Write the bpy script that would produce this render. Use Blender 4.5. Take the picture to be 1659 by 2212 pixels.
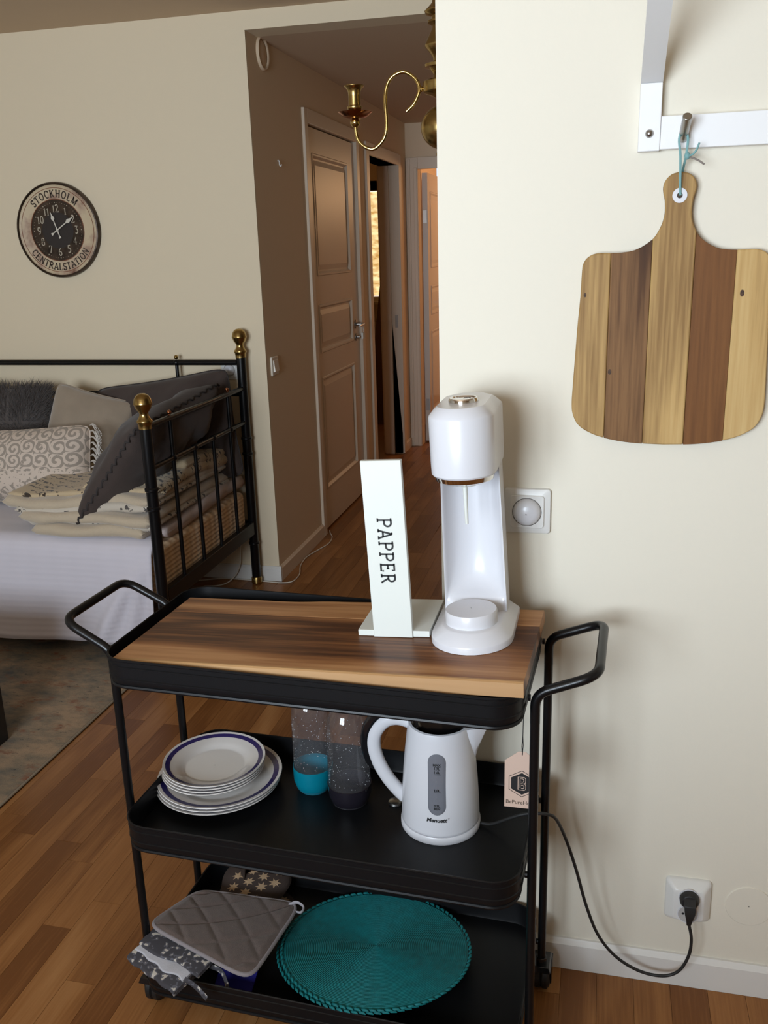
import bpy, bmesh, math, random
from mathutils import Vector, Matrix, noise
random.seed(7)
PI = math.pi
for o in list(bpy.data.objects):
    bpy.data.objects.remove(o)
SC = bpy.context.scene
COL = SC.collection

# ------------------------------------------------------------------ camera
YAW, PITCH, ROLL, FPX = -0.2418672, 0.28367839, -0.03011559, 1948.88
fwd = Vector((math.sin(YAW)*math.cos(PITCH), math.cos(YAW)*math.cos(PITCH), -math.sin(PITCH)))
rgt = Vector((math.cos(YAW), -math.sin(YAW), 0))
up = rgt.cross(fwd)
r2 = math.cos(ROLL)*rgt + math.sin(ROLL)*up
u2 = -math.sin(ROLL)*rgt + math.cos(ROLL)*up
cd = bpy.data.cameras.new('camera')
cam = bpy.data.objects.new('camera', cd)
COL.objects.link(cam)
m = Matrix.Identity(4)
for i in range(3):
    m[i][0], m[i][1], m[i][2] = r2[i], u2[i], -fwd[i]
m.translation = Vector((0, -1.62, 1.47987))
cam.matrix_world = m
cd.sensor_fit = 'VERTICAL'
cd.sensor_height = 24.0
cd.lens = FPX/2212*24.0
cd.clip_start = 0.02
SC.camera = cam

# ------------------------------------------------------------------ world, light, exposure
w = bpy.data.worlds.new('world')
SC.world = w
w.use_nodes = True
w.node_tree.nodes['Background'].inputs[0].default_value = (0.62, 0.78, 1.0, 1)
w.node_tree.nodes['Background'].inputs[1].default_value = 1.0
SC.view_settings.view_transform = 'Standard'
SC.view_settings.look = 'None'
SC.view_settings.gamma = 1.0
SC.view_settings.use_curve_mapping = False
SC.view_settings.exposure = 0.28

def area(name, loc, rot, sx, sy, power, col):
    l = bpy.data.lights.new(name, 'AREA')
    l.spread = math.radians(150)
    l.shape = 'RECTANGLE'; l.size = sx; l.size_y = sy; l.energy = power; l.color = col
    o = bpy.data.objects.new(name, l)
    o.location = loc; o.rotation_euler = rot
    COL.objects.link(o)
    return o
# daylight through the two glazed balcony doors behind the camera
area('daylight', (-1.62, -3.42, 1.25), (PI/2-.12, 0, 0), 0.72, 1.7, 60, (0.78, 0.89, 1.0))
area('daylight', (-0.78, -3.42, 1.25), (PI/2-.12, 0, 0), 0.72, 1.7, 60, (0.78, 0.89, 1.0))

# ------------------------------------------------------------------ mesh helpers
class MB:
    def __init__(s):
        s.v = []; s.f = []
    def add(s, vs, fs):
        b = len(s.v)
        s.v += [tuple(v) for v in vs]
        s.f += [tuple(b+i for i in f) for f in fs]
        return s
    def box(s, x0, x1, y0, y1, z0, z1):
        vs = [(x, y, z) for z in (z0, z1) for y in (y0, y1) for x in (x0, x1)]
        return s.add(vs, [(0,2,3,1), (4,5,7,6), (0,1,5,4), (2,6,7,3), (0,4,6,2), (1,3,7,5)])
    def loft(s, rings, cap0=True, cap1=True, closed=True):
        n = len(rings[0]); vs = [p for r in rings for p in r]; fs = []
        for i in range(len(rings)-1):
            for j in range(n if closed else n-1):
                k = (j+1) % n
                fs.append((i*n+j, i*n+k, (i+1)*n+k, (i+1)*n+j))
        if cap0: fs.append(tuple(reversed(range(n))))
        if cap1: fs.append(tuple((len(rings)-1)*n+j for j in range(n)))
        return s.add(vs, fs)
    def lathe(s, prof, n=32, c=(0,0,0), M=None, cap0=False, cap1=False):
        rings = []
        for r, z in prof:
            ring = []
            for j in range(n):
                a = 2*PI*j/n
                p = Vector((r*math.cos(a), r*math.sin(a), z))
                if M: p = M @ p
                ring.append(p+Vector(c))
            rings.append(ring)
        return s.loft(rings, cap0, cap1)
    def tube(s, path, r, n=10, closed=False, flat=1.0, upv=None):
        path = [Vector(p) for p in path]
        N = len(path)
        rr = r if isinstance(r, (list, tuple)) else [r]*N
        T = []
        for i in range(N):
            a = path[(i-1) % N] if (closed or i > 0) else path[i]
            b = path[(i+1) % N] if (closed or i < N-1) else path[i]
            T.append((b-a).normalized())
        u = Vector(upv) if upv else Vector((0,0,1))
        if abs(u.dot(T[0])) > 0.95: u = Vector((1,0,0))
        u = (u - T[0]*u.dot(T[0])).normalized()
        rings = []
        for i in range(N):
            u = (u - T[i]*u.dot(T[i]))
            if u.length < 1e-6: u = T[i].orthogonal()
            u.normalize()
            v = T[i].cross(u)
            rings.append([path[i]+rr[i]*(math.cos(2*PI*j/n)*u + flat*math.sin(2*PI*j/n)*v) for j in range(n)])
        if closed: rings.append(rings[0])
        return s.loft(rings, not closed, not closed)
    def prism(s, poly, f0, f1):
        """poly 2d; f0/f1 map (a,b)->3d for both caps"""
        n = len(poly)
        return s.loft([[f0(*p) for p in poly], [f1(*p) for p in poly]])
    def grid(s, fn, nu, nv, closeu=False):
        vs = [fn(i/(nu if closeu else nu-1), j/(nv-1)) for i in range(nu) for j in range(nv)]
        fs = []
        for i in range(nu if closeu else nu-1):
            for j in range(nv-1):
                k = (i+1) % nu
                fs.append((i*nv+j, k*nv+j, k*nv+j+1, i*nv+j+1))
        return s.add(vs, fs)
    def ball(s, c, r, n=12, k=8, sz=1.0):
        prof = [(max(r*math.sin(PI*i/k), 1e-5), -r*sz*math.cos(PI*i/k)) for i in range(k+1)]
        return s.lathe(prof, n, c)
    def ribbon(s, poly, wd, f, closed=False):
        """flat stroke of width wd along a 2d polyline, mapped by f(u,v)"""
        P = [Vector(p) for p in poly]; N = len(P); L = []
        for i in range(N):
            a = P[i-1] if (i > 0 or closed) else P[i]
            b = P[(i+1) % N] if (i < N-1 or closed) else P[i]
            d = (b-a)
            if d.length < 1e-9: d = Vector((1,0))
            d.normalize(); nn = Vector((-d.y, d.x))
            L.append((P[i]+nn*wd/2, P[i]-nn*wd/2))
        vs = []
        for a, b in L: vs += [f(*a), f(*b)]
        M = N if closed else N-1
        return s.add(vs, [(2*i, 2*i+1, 2*((i+1) % N)+1, 2*((i+1) % N)) for i in range(M)])
    def xf(s, M):
        s.v = [tuple(M @ Vector(v)) for v in s.v]
        return s

def mesh(name, mb, mt, smooth=35, merge=True):
    me = bpy.data.meshes.new(name)
    me.from_pydata(mb.v, [], mb.f)
    bm = bmesh.new(); bm.from_mesh(me)
    if merge: bmesh.ops.remove_doubles(bm, verts=bm.verts, dist=1e-6)
    bmesh.ops.recalc_face_normals(bm, faces=bm.faces)
    bm.to_mesh(me); bm.free()
    if smooth:
        for p in me.polygons: p.use_smooth = True
        me.set_sharp_from_angle(angle=math.radians(smooth))
    if mt: me.materials.append(mt)
    return me

def obj(name, mb, mt, parent=None, smooth=35, bevel=0, kind=None, seg=2, merge=True, label=None):
    o = bpy.data.objects.new(name, mesh(name, mb, mt, smooth, merge))
    COL.objects.link(o)
    if parent: o.parent = parent
    if bevel:
        b = o.modifiers.new('bevel', 'BEVEL'); b.width = bevel; b.segments = seg; b.limit_method = 'ANGLE'
        b.angle_limit = math.radians(40)
    if kind: o['kind'] = kind
    if label: o['label'] = label
    return o
def struct(name, mb, mt, parent=None, **k):
    o = obj(name, mb, mt, parent, **k)
    if not parent: o['kind'] = 'structure'
    return o
def tag(o, label, cat, group=None):
    o['label'] = label; o['category'] = cat
    if group: o['group'] = group
    return o
def thing(name, label, cat, loc=(0,0,0), rot=(0,0,0), group=None, M=None):
    o = bpy.data.objects.new(name, None); COL.objects.link(o)
    o.empty_display_size = .05
    if M is not None: o.matrix_world = M
    else:
        o.location = loc; o.rotation_euler = rot
    return tag(o, label, cat, group)
def dup(root, loc=None, rot=None, label=None):
    r = root.copy(); COL.objects.link(r)
    if loc is not None: r.location = loc
    if rot is not None: r.rotation_euler = rot
    if label: r['label'] = label
    for ch in root.children:
        c = ch.copy(); COL.objects.link(c); c.parent = r
        for g in ch.children:
            d = g.copy(); COL.objects.link(d); d.parent = c
    return r

def arc2(cx, cy, rx, ry, a0, a1, n=10):
    return [(cx+rx*math.cos(math.radians(a0+(a1-a0)*i/n)), cy+ry*math.sin(math.radians(a0+(a1-a0)*i/n))) for i in range(n+1)]
def fillet(pts, r, n=6):
    pts = [Vector(p) for p in pts]; out = [pts[0]]
    for i in range(1, len(pts)-1):
        a, b, c = pts[i-1], pts[i], pts[i+1]
        d1 = (a-b); d2 = (c-b); l1 = d1.length; l2 = d2.length; d1.normalize(); d2.normalize()
        ang = d1.angle(d2)
        t = min(r/math.tan(ang/2), l1*.49, l2*.49)
        p1 = b+d1*t; p2 = b+d2*t
        for k in range(n+1):
            s = k/n
            out.append((1-s)**2*p1 + 2*s*(1-s)*b + s*s*p2)
    out.append(pts[-1]); return out
def smooth_path(pts, k=4):
    """Catmull-Rom through the points"""
    P = [Vector(p) for p in pts]; P = [2*P[0]-P[1]] + P + [2*P[-1]-P[-2]]; out = []
    for i in range(1, len(P)-2):
        a, b, c, d = P[i-1:i+3]
        for j in range(k):
            t = j/k
            out.append(.5*((2*b)+(c-a)*t+(2*a-5*b+4*c-d)*t*t+(3*b-a-3*c+d)*t**3))
    out.append(P[-2]); return out
def rrect(L, W, r, off=0, n=7):
    x, y = L/2-r, W/2-r; R = r+off; out = []
    for cx, cy, a in ((x, y, 0), (-x, y, 90), (-x, -y, 180), (x, -y, 270)):
        out += arc2(cx, cy, R, R, a, a+90, n)
    return out
def text2d(s, size, shear=0.0, bold=0.0):
    c = bpy.data.curves.new('t', 'FONT'); c.body = s; c.size = size; c.align_x = 'CENTER'; c.shear = shear
    c.resolution_u = 3; c.offset = bold
    o = bpy.data.objects.new('t', c); COL.objects.link(o)
    bpy.context.view_layer.update()
    me = bpy.data.meshes.new_from_object(o.evaluated_get(bpy.context.evaluated_depsgraph_get()))
    vs = [(v.co.x, v.co.y) for v in me.vertices]; fs = [tuple(p.vertices) for p in me.polygons]
    bpy.data.objects.remove(o); bpy.data.meshes.remove(me); bpy.data.curves.remove(c)
    return vs, fs

# stroke letters with serifs: (width, [(polyline, weight)], [(serif centre x, y, half width)])
def GL():
    g = {}
    def d(ch, wd, st, se=()): g[ch] = (wd, st, se)
    T, t = 1.0, .5
    d('P', .66, [([(.14,0),(.14,1)],T), ([(.14,1),(.38,1)]+arc2(.38,.74,.24,.26,90,-90,8)+[(.14,.48)],T)], [(.14,0,.15),(.08,1,.09)])
    d('A', .78, [([(.1,0),(.37,1)],t), ([(.39,1),(.68,0)],T), ([(.2,.34),(.58,.34)],t)], [(.11,0,.13),(.67,0,.13),(.33,1,.08)])
    d('E', .68, [([(.14,0),(.14,1)],T), ([(.03,1),(.56,1),(.56,.82)],t), ([(.14,.52),(.42,.52)],t), ([(.03,0),(.6,0),(.6,.2)],t), ([(.42,.42),(.42,.62)],t)])
    d('R', .74, [([(.14,0),(.14,1)],T), ([(.14,1),(.36,1)]+arc2(.36,.75,.22,.25,90,-90,8)+[(.14,.5)],T), ([(.34,.5),(.62,.02)],T)], [(.14,0,.14),(.08,1,.08),(.66,0,.07)])
    d('S', .58, [(arc2(.29,.75,.2,.25,20,270,10)+arc2(.29,.25,.22,.25,90,-160,10),T), ([(.49,.78),(.49,1)],t), ([(.07,.22),(.07,0)],t)])
    d('T', .66, [([(.33,0),(.33,1)],T), ([(.04,.8),(.04,1),(.62,1),(.62,.8)],t)], [(.33,0,.14)])
    d('O', .8, [(arc2(.4,.5,.32,.5,0,360,20),.85)])
    d('C', .72, [(arc2(.4,.5,.32,.5,45,315,16),.85), ([(.64,.72),(.64,1)],t)])
    d('K', .76, [([(.14,0),(.14,1)],T), ([(.14,.42),(.6,1)],t), ([(.28,.58),(.64,0)],T)], [(.14,0,.13),(.14,1,.13),(.6,1,.1),(.66,0,.1)])
    d('H', .82, [([(.15,0),(.15,1)],T), ([(.67,0),(.67,1)],T), ([(.15,.52),(.67,.52)],t)], [(.15,0,.13),(.15,1,.13),(.67,0,.13),(.67,1,.13)])
    d('L', .62, [([(.14,0),(.14,1)],T), ([(.03,0),(.56,0),(.56,.22)],t)], [(.14,1,.13)])
    d('M', .96, [([(.13,0),(.16,1)],t), ([(.16,1),(.48,.08)],T), ([(.48,.08),(.8,1)],t), ([(.8,1),(.83,0)],T)], [(.13,0,.11),(.83,0,.13),(.12,1,.08),(.84,1,.08)])
    d('N', .82, [([(.14,0),(.14,1)],t), ([(.14,1),(.68,0)],T), ([(.68,0),(.68,1)],t)], [(.14,0,.12),(.1,1,.1),(.68,1,.12)])
    d('I', .36, [([(.18,0),(.18,1)],T)], [(.18,0,.13),(.18,1,.13)])
    d('1', .4, [([(.08,.8),(.22,1),(.22,0)],T)], [(.22,0,.12)])
    d('2', .56, [(arc2(.27,.74,.2,.26,160,-30,10)+[(.06,0),(.5,0),(.5,.14)],T)])
    d('3', .56, [([(.08,1),(.46,1),(.24,.62)]+arc2(.24,.3,.24,.31,90,-130,10),T)])
    d('4', .6, [([(.4,0),(.4,1),(.05,.3),(.56,.3)],T)], [(.4,0,.1)])
    d('5', .56, [([(.46,1),(.14,1),(.1,.58)]+arc2(.24,.3,.24,.31,110,-130,10),T)])
    d('6', .58, [([(.44,.98)]+arc2(.42,.4,.34,.56,95,180,6)+arc2(.29,.28,.21,.28,180,540,14),T)])
    d('7', .54, [([(.06,.84),(.06,1),(.48,1),(.2,0)],T)])
    d('8', .58, [(arc2(.29,.75,.18,.25,0,360,14),T), (arc2(.29,.26,.22,.27,0,360,14),T)])
    d('9', .58, [(arc2(.29,.72,.21,.28,0,360,14)+arc2(.16,.6,.34,.58,0,-80,6),T)])
    d('0', .6, [(arc2(.3,.5,.22,.5,0,360,18),T)])
    return g
GLY = GL()
def word_width(s, h, sp=.06): return sum(GLY[c][0]*h+sp*h for c in s)-sp*h
def put_word(mb, s, h, wt, f, sp=.06, slab=None, mono=False):
    """letters in 2d (u to the right, v up), mapped by f"""
    x = 0
    for c in s:
        wd, st, se = GLY[c]
        for pl, k in st:
            mb.ribbon([(x+a*h, b*h) for a, b in pl], wt*(1 if mono else .35+.65*k), f)
        for sx, sy, hw in se:
            mb.ribbon([(x+(sx-hw)*h, sy*h), (x+(sx+hw)*h, sy*h)], (slab or wt*.5), f)
        x += (wd+sp)*h

# ------------------------------------------------------------------ materials
def nt(name):
    mt = bpy.data.materials.new(name); mt.use_nodes = True
    n = mt.node_tree.nodes; l = mt.node_tree.links
    return mt, n, l, n['Principled BSDF']
def P(name, col, rough=.5, metal=0, bump=0, bscale=200, var=0, vscale=8, spec=.5, coat=0, sheen=0, stretch=None):
    mt, n, l, b = nt(name)
    b.inputs['Base Color'].default_value = (*col, 1); b.inputs['Roughness'].default_value = rough
    b.inputs['Metallic'].default_value = metal; b.inputs['Specular IOR Level'].default_value = spec
    b.inputs['Coat Weight'].default_value = coat; b.inputs['Coat Roughness'].default_value = .08
    b.inputs['Sheen Weight'].default_value = sheen
    if bump or var:
        tc = n.new('ShaderNodeTexCoord'); mp = n.new('ShaderNodeMapping'); l.new(tc.outputs['Object'], mp.inputs[0])
        if stretch: mp.inputs['Scale'].default_value = stretch
    if var:
        nz = n.new('ShaderNodeTexNoise'); nz.inputs['Scale'].default_value = vscale; nz.inputs['Detail'].default_value = 5
        l.new(mp.outputs[0], nz.inputs['Vector'])
        cr = n.new('ShaderNodeValToRGB')
        cr.color_ramp.elements[0].position = .3; cr.color_ramp.elements[1].position = .7
        cr.color_ramp.elements[0].color = (*[c*(1-var) for c in col], 1)
        cr.color_ramp.elements[1].color = (*[min(1, c*(1+var)) for c in col], 1)
        l.new(nz.outputs['Fac'], cr.inputs[0]); l.new(cr.outputs[0], b.inputs['Base Color'])
    if bump:
        nz = n.new('ShaderNodeTexNoise'); nz.inputs['Scale'].default_value = bscale; nz.inputs['Detail'].default_value = 3
        l.new(mp.outputs[0], nz.inputs['Vector'])
        bp = n.new('ShaderNodeBump'); bp.inputs['Strength'].default_value = bump; bp.inputs['Distance'].default_value = .002
        l.new(nz.outputs['Fac'], bp.inputs['Height']); l.new(bp.outputs[0], b.inputs['Normal'])
    return mt
def wood(name, cols, axis='X', scale=1.0, dist=3.0, rough=.45, rings=14, usepos=False, coat=0, rnd=0.0, contrast=.22, fine=.25, spec=.25, shift=1.0):
    """long grain along axis; colours dark to light; each object shifted by its random number"""
    mt, n, l, b = nt(name)
    tc = n.new('ShaderNodeTexCoord'); oi = n.new('ShaderNodeObjectInfo')
    src = tc.outputs['Object']
    if usepos:
        ge = n.new('ShaderNodeNewGeometry'); src = ge.outputs['Position']
    off = n.new('ShaderNodeVectorMath'); off.operation = 'MULTIPLY_ADD'
    cmb = n.new('ShaderNodeCombineXYZ')
    for i in range(3): l.new(oi.outputs['Random'], cmb.inputs[i])
    l.new(cmb.outputs[0], off.inputs[0]); off.inputs[1].default_value = (17.3*shift, 31.7*shift, 11.1*shift); l.new(src, off.inputs[2])
    mp = n.new('ShaderNodeMapping'); l.new(off.outputs[0], mp.inputs[0])
    k = scale
    mp.inputs['Scale'].default_value = {'X': (1.2*k, 9*k, 9*k), 'Y': (9*k, 1.2*k, 9*k), 'Z': (9*k, 9*k, 1.2*k)}[axis]
    nz = n.new('ShaderNodeTexNoise'); nz.inputs['Scale'].default_value = 1.0; nz.inputs['Detail'].default_value = 2; nz.inputs['Distortion'].default_value = .5
    l.new(mp.outputs[0], nz.inputs['Vector'])
    mul = n.new('ShaderNodeMath'); mul.operation = 'MULTIPLY'; mul.inputs[1].default_value = rings; l.new(nz.outputs['Fac'], mul.inputs[0])
    sn = n.new('ShaderNodeMath'); sn.operation = 'SINE'; l.new(mul.outputs[0], sn.inputs[0])
    n2 = n.new('ShaderNodeTexNoise'); n2.inputs['Scale'].default_value = 9.0; n2.inputs['Detail'].default_value = 6
    mp2 = n.new('ShaderNodeMapping'); l.new(off.outputs[0], mp2.inputs[0])
    mp2.inputs['Scale'].default_value = {'X': (1.0*k, 26*k, 26*k), 'Y': (26*k, 1.0*k, 26*k), 'Z': (26*k, 26*k, 1.0*k)}[axis]
    l.new(mp2.outputs[0], n2.inputs['Vector'])
    mx = n.new('ShaderNodeMath'); mx.operation = 'MULTIPLY_ADD'; mx.inputs[1].default_value = contrast; mx.inputs[2].default_value = .5
    l.new(sn.outputs[0], mx.inputs[0])
    m2 = n.new('ShaderNodeMath'); m2.operation = 'MULTIPLY_ADD'; l.new(n2.outputs['Fac'], m2.inputs[0]); m2.inputs[1].default_value = fine*2
    l.new(mx.outputs[0], m2.inputs[2])
    m3 = n.new('ShaderNodeMath'); m3.operation = 'ADD'; l.new(m2.outputs[0], m3.inputs[0]); m3.inputs[1].default_value = -fine
    if rnd:
        m4 = n.new('ShaderNodeMath'); m4.operation = 'MULTIPLY_ADD'; l.new(oi.outputs['Random'], m4.inputs[0]); m4.inputs[1].default_value = rnd
        l.new(m3.outputs[0], m4.inputs[2]); m5 = n.new('ShaderNodeMath'); m5.operation = 'ADD'; m5.inputs[1].default_value = -rnd/2
        l.new(m4.outputs[0], m5.inputs[0]); m3 = m5
    cr = n.new('ShaderNodeValToRGB'); e = cr.color_ramp.elements
    e[0].position = .12; e[0].color = (*cols[0], 1); e[1].position = .88; e[1].color = (*cols[-1], 1)
    for i, c in enumerate(cols[1:-1]):
        q = e.new(.12+.76*(i+1)/(len(cols)-1)); q.color = (*c, 1)
    l.new(m3.outputs[0], cr.inputs[0]); l.new(cr.outputs[0], b.inputs['Base Color'])
    b.inputs['Specular IOR Level'].default_value = spec
    b.inputs['Roughness'].default_value = rough; b.inputs['Coat Weight'].default_value = coat; b.inputs['Coat Roughness'].default_value = .25
    bp = n.new('ShaderNodeBump'); bp.inputs['Strength'].default_value = .12; bp.inputs['Distance'].default_value = .001
    l.new(n2.outputs['Fac'], bp.inputs['Height']); l.new(bp.outputs[0], b.inputs['Normal'])
    return mt

M = {}
M['wall'] = P('wall_paint', (.72, .672, .565), .75, bump=.12, bscale=160, spec=.2)
M['backwall'] = P('clock_wall_bounce_tint', (.74, .625, .45), .75, bump=.12, bscale=160, spec=.2)  # tan puts the floor's warm bounce light into the wall colour
M['hallwall'] = P('hall_bounce_tint', (.78, .61, .43), .75, bump=.1, bscale=160, spec=.2)  # brown tint stands in for warm bounced light in the hall
M['ceil'] = P('ceiling_bounce_tint', (.62, .475, .335), .85, bump=.1, bscale=120, spec=.1)  # warm light reflected up from the floor is mixed into this brown
M['trim'] = P('white_trim', (.70, .68, .64), .45)
M['doorpaint'] = P('door_paint', (.74, .61, .47), .42)
M['gap'] = P('dark_gap', (.05, .035, .025), .8)
M['oak'] = wood('oak_floor', [(.185,.070,.020), (.335,.145,.046), (.45,.225,.085)], 'Y', .9, rough=.36, rings=10, usepos=True, rnd=.42)
M['oakbase'] = wood('oak_subfloor', [(.26,.10,.028), (.44,.20,.066)], 'Y', .9, rough=.4, rings=10, usepos=True)
M['black'] = P('black_metal', (.0045, .0047, .0055), .40, spec=.28)
M['tubeblack'] = P('black_tube', (.0045, .0045, .005), .30, spec=.32)
M['acacia'] = wood('acacia_board', [(.065,.022,.008), (.205,.080,.027), (.305,.134,.049), (.44,.225,.095)], 'X', .55, rough=.42, rings=26, rnd=.14, coat=.08, fine=.34, contrast=.36, shift=.004)
M['sapwood'] = wood('acacia_sapwood', [(.36,.19,.075), (.52,.32,.15)], 'X', .4, rough=.5, rings=12)
M['strip_pale'] = wood('pale_strip', [(.24,.135,.048), (.47,.30,.115), (.58,.405,.18)], 'Z', .62, rough=.6, rings=11, rnd=.12, fine=.42, contrast=.26)
M['strip_dark'] = wood('walnut_strip', [(.022,.008,.003), (.085,.036,.012), (.20,.100,.038)], 'Z', .7, rough=.6, rings=14, fine=.5, contrast=.3)
M['strip_red'] = wood('red_strip', [(.115,.044,.012), (.205,.084,.023), (.285,.125,.038)], 'Z', .6, rough=.6, rings=9, fine=.3)
M['white'] = P('white_plastic', (.66, .66, .69), .30, coat=.15)
M['white_matte'] = P('white_paint', (.69, .71, .66), .5, bump=.06, bscale=90)
M['plug_white'] = P('socket_white', (.71, .70, .67), .3)
M['chrome'] = P('chrome', (.72, .70, .68), .08, metal=1)
M['steel'] = P('steel', (.36, .35, .33), .28, metal=1)
M['brass'] = P('aged_brass', (.42, .29, .105), .27, metal=1, var=.15, vscale=30)
M['brass2'] = P('bright_brass', (.60, .43, .16), .18, metal=1)
M['copper'] = P('copper_brass', (.42, .17, .08), .2, metal=1)
M['ink'] = P('black_ink', (.012, .012, .013), .6)
M['porcelain'] = P('porcelain', (.68, .645, .61), .15, coat=.4)
M['cobalt'] = P('cobalt_band', (.012, .008, .10), .2, coat=.3)
M['rubber'] = P('black_rubber', (.012, .012, .012), .55)
M['blackgloss'] = P('black_gloss', (.008, .008, .009), .15, coat=.3)
M['teal'] = P('teal_plastic', (.0, .19, .27), .35)
M['card'] = P('tan_card', (.62, .45, .36), .8, bump=.05)
M['tealcord'] = P('teal_cord', (.17, .33, .33), .7)
M['cable'] = P('white_cable', (.66, .60, .50), .5)

# ------------------------------------------------------------------ room shell
CW = 2.125       # clock wall
CH = 2.40; HH = 2.33; HX = -1.435; EX = -0.288
struct('wall_right', MB().box(EX, 2.2, 0, .12, 0, CH), M['wall'])
b = MB(); b.box(-4.3, HX, CW, CW+.015, 0, CH); b.box(HX, -.25, CW, CW+.13, HH, CH); b.box(-.25, 2.2, CW, CW+.13, 0, CH)
struct('wall_back', b, M['backwall'])
b = MB()
b.box(HX-.13, HX, CW+.0152, 2.84, 0, HH); b.box(HX-.13, HX, 2.84, 3.75, 2.075, HH); b.box(HX-.13, HX, 3.75, 4.04, 0, HH)
b.box(HX-.13, HX, 4.04, 4.86, 2.03, HH); b.box(HX-.13, HX, 4.86, 5.15, 0, HH)
struct('wall_hall_left', b, M['hallwall'])
struct('wall_hall_right', MB().box(-.25, -.12, CW+.13, 5.15, 0, HH), M['hallwall'])
b = MB(); b.box(HX-.13, -1.345, 5.15, 5.27, 0, HH+.07); b.box(-1.345, -.5, 5.15, 5.27, 2.03, HH+.07); b.box(-.5, .6, 5.15, 5.27, 0, HH+.07)
struct('wall_hall_end', b, M['hallwall'])
struct('wall_left', MB().box(-4.42, -4.3, -3.5, CW+.13, 0, CH), M['wall'])
struct('wall_kitchen_side', MB().box(2.2, 2.32, -3.5, CW+.13, 0, CH), M['wall'])
b = MB(); b.box(-4.42, -2.05, -3.62, -3.5, 0, CH); b.box(-.35, 2.32, -3.62, -3.5, 0, CH); b.box(-2.05, -.35, -3.62, -3.5, 2.15, CH); b.box(-2.05, -.35, -3.62, -3.5, 0, .35)
b.box(-1.24, -1.16, -3.62, -3.5, .35, 2.15)
struct('wall_window', b, M['wall'])
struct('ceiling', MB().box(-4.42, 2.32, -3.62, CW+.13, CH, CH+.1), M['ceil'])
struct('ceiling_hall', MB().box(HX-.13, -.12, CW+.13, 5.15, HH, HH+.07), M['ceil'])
# bedroom and hall-end room behind the doors
b = MB(); b.box(-3.1, -1.97+.40, 6.6, 6.7, 0, 1.06); b.box(-3.1, -1.57, 6.6, 6.7, 1.98, HH); b.box(-3.1, -2.75, 6.6, 6.7, 1.06, 1.98); b.box(-1.965, -1.57, 6.6, 6.7, 1.06, 1.98)
b.box(-3.2, -3.1, 3.9, 6.7, 0, HH); b.box(-3.1, HX-.13, 3.8, 3.9, 0, HH); b.box(HX-.13, HX-.05, 5.27, 6.7, 0, HH)
struct('wall_bedroom', b, M['hallwall'])
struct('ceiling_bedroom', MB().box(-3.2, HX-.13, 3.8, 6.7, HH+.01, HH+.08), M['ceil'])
b = MB(); b.box(HX-.04, .6, 7.6, 7.7, 0, HH); b.box(.6, .7, 5.15, 7.7, 0, HH)
struct('wall_end_room', b, P('warm_wall', (.72, .52, .34), .7))
struct('ceiling_end_room', MB().box(HX-.04, .7, 5.27, 7.7, HH+.08, HH+.15), M['ceil'])

t = thing('shading_island', 'white island with wooden worktop, added unseen behind the camera to shade the wall', 'island', (-1.0, -2.42, 0))  # added out of view; blocks low daylight so the lower wall darkens
obj('cabinet', MB().box(-1.15, 1.15, -.24, .24, .08, .88), M['trim'], t, bevel=.003)
obj('plinth', MB().box(-1.12, 1.12, -.20, .20, 0, .08), M['gap'], t)
obj('worktop', MB().box(-1.19, 1.19, -.28, .28, .8805, .915), M['oakbase'], t, bevel=.004)
for k in range(4): obj('cabinet_door', MB().box(-1.14+.573*k, -1.14+.573*k+.567, .241, .258, .09, .87), M['trim'], t, bevel=.002)

# floor: slab plus single oak staves
fl = struct('floor', MB().box(-4.42, 2.32, -3.62, 7.7, -.1, -.003), M['oakbase'])
SW = .0735
pm = mesh('plank', MB().box(-.5, .5, -.5, .5, -1, 0), M['oak'], 0)
np_ = 0
x = -1.655
while x < .55:
    y = -.75-random.random()*.5
    while y < 5.15:
        ln = random.choice((.42, .5, .56, .62, .7))
        yc, xc = y+ln/2, x+SW/2
        vis = True
        if xc > EX and yc-ln/2 > 0: vis = False
        if y > 0 and x > -.35: vis = False
        if y > CW and x+SW < HX+.02: vis = False
        if xc < -1.6 and yc < CW: vis = x+SW > -1.6
        if y+ln < -.7: vis = False
        if yc > .6 and x > -1.435+.005+.37*0 and x > (-.66 if yc < 2 else -.9 if yc<3.2 else -1.1)+.25: vis = False
        if vis:
            y0, y1 = y, min(y+ln, 5.145)
            x0, x1 = x, x+SW
            if x0 > EX-.08 and y1 > -.001: y1 = min(y1, -.013)
            if y1 > CW-.02 and x0 < HX and y0 < CW: y1 = CW-.015 if x1 < HX+.01 else y1
            if y0 > CW-.1 and x0 < HX+.012: x0 = HX+.013
            if x0 < -1.6: x0 = -1.6
            if x1-x0 > .004 and y1-y0 > .02:
                p = bpy.data.objects.new('plank', pm); COL.objects.link(p); p.parent = fl
                p.location = ((x0+x1)/2, (y0+y1)/2, 0); p.scale = (x1-x0-.0007, y1-y0-.0009, .0029)
                np_ += 1
        y += ln
    x += SW
print('planks', np_)

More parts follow.
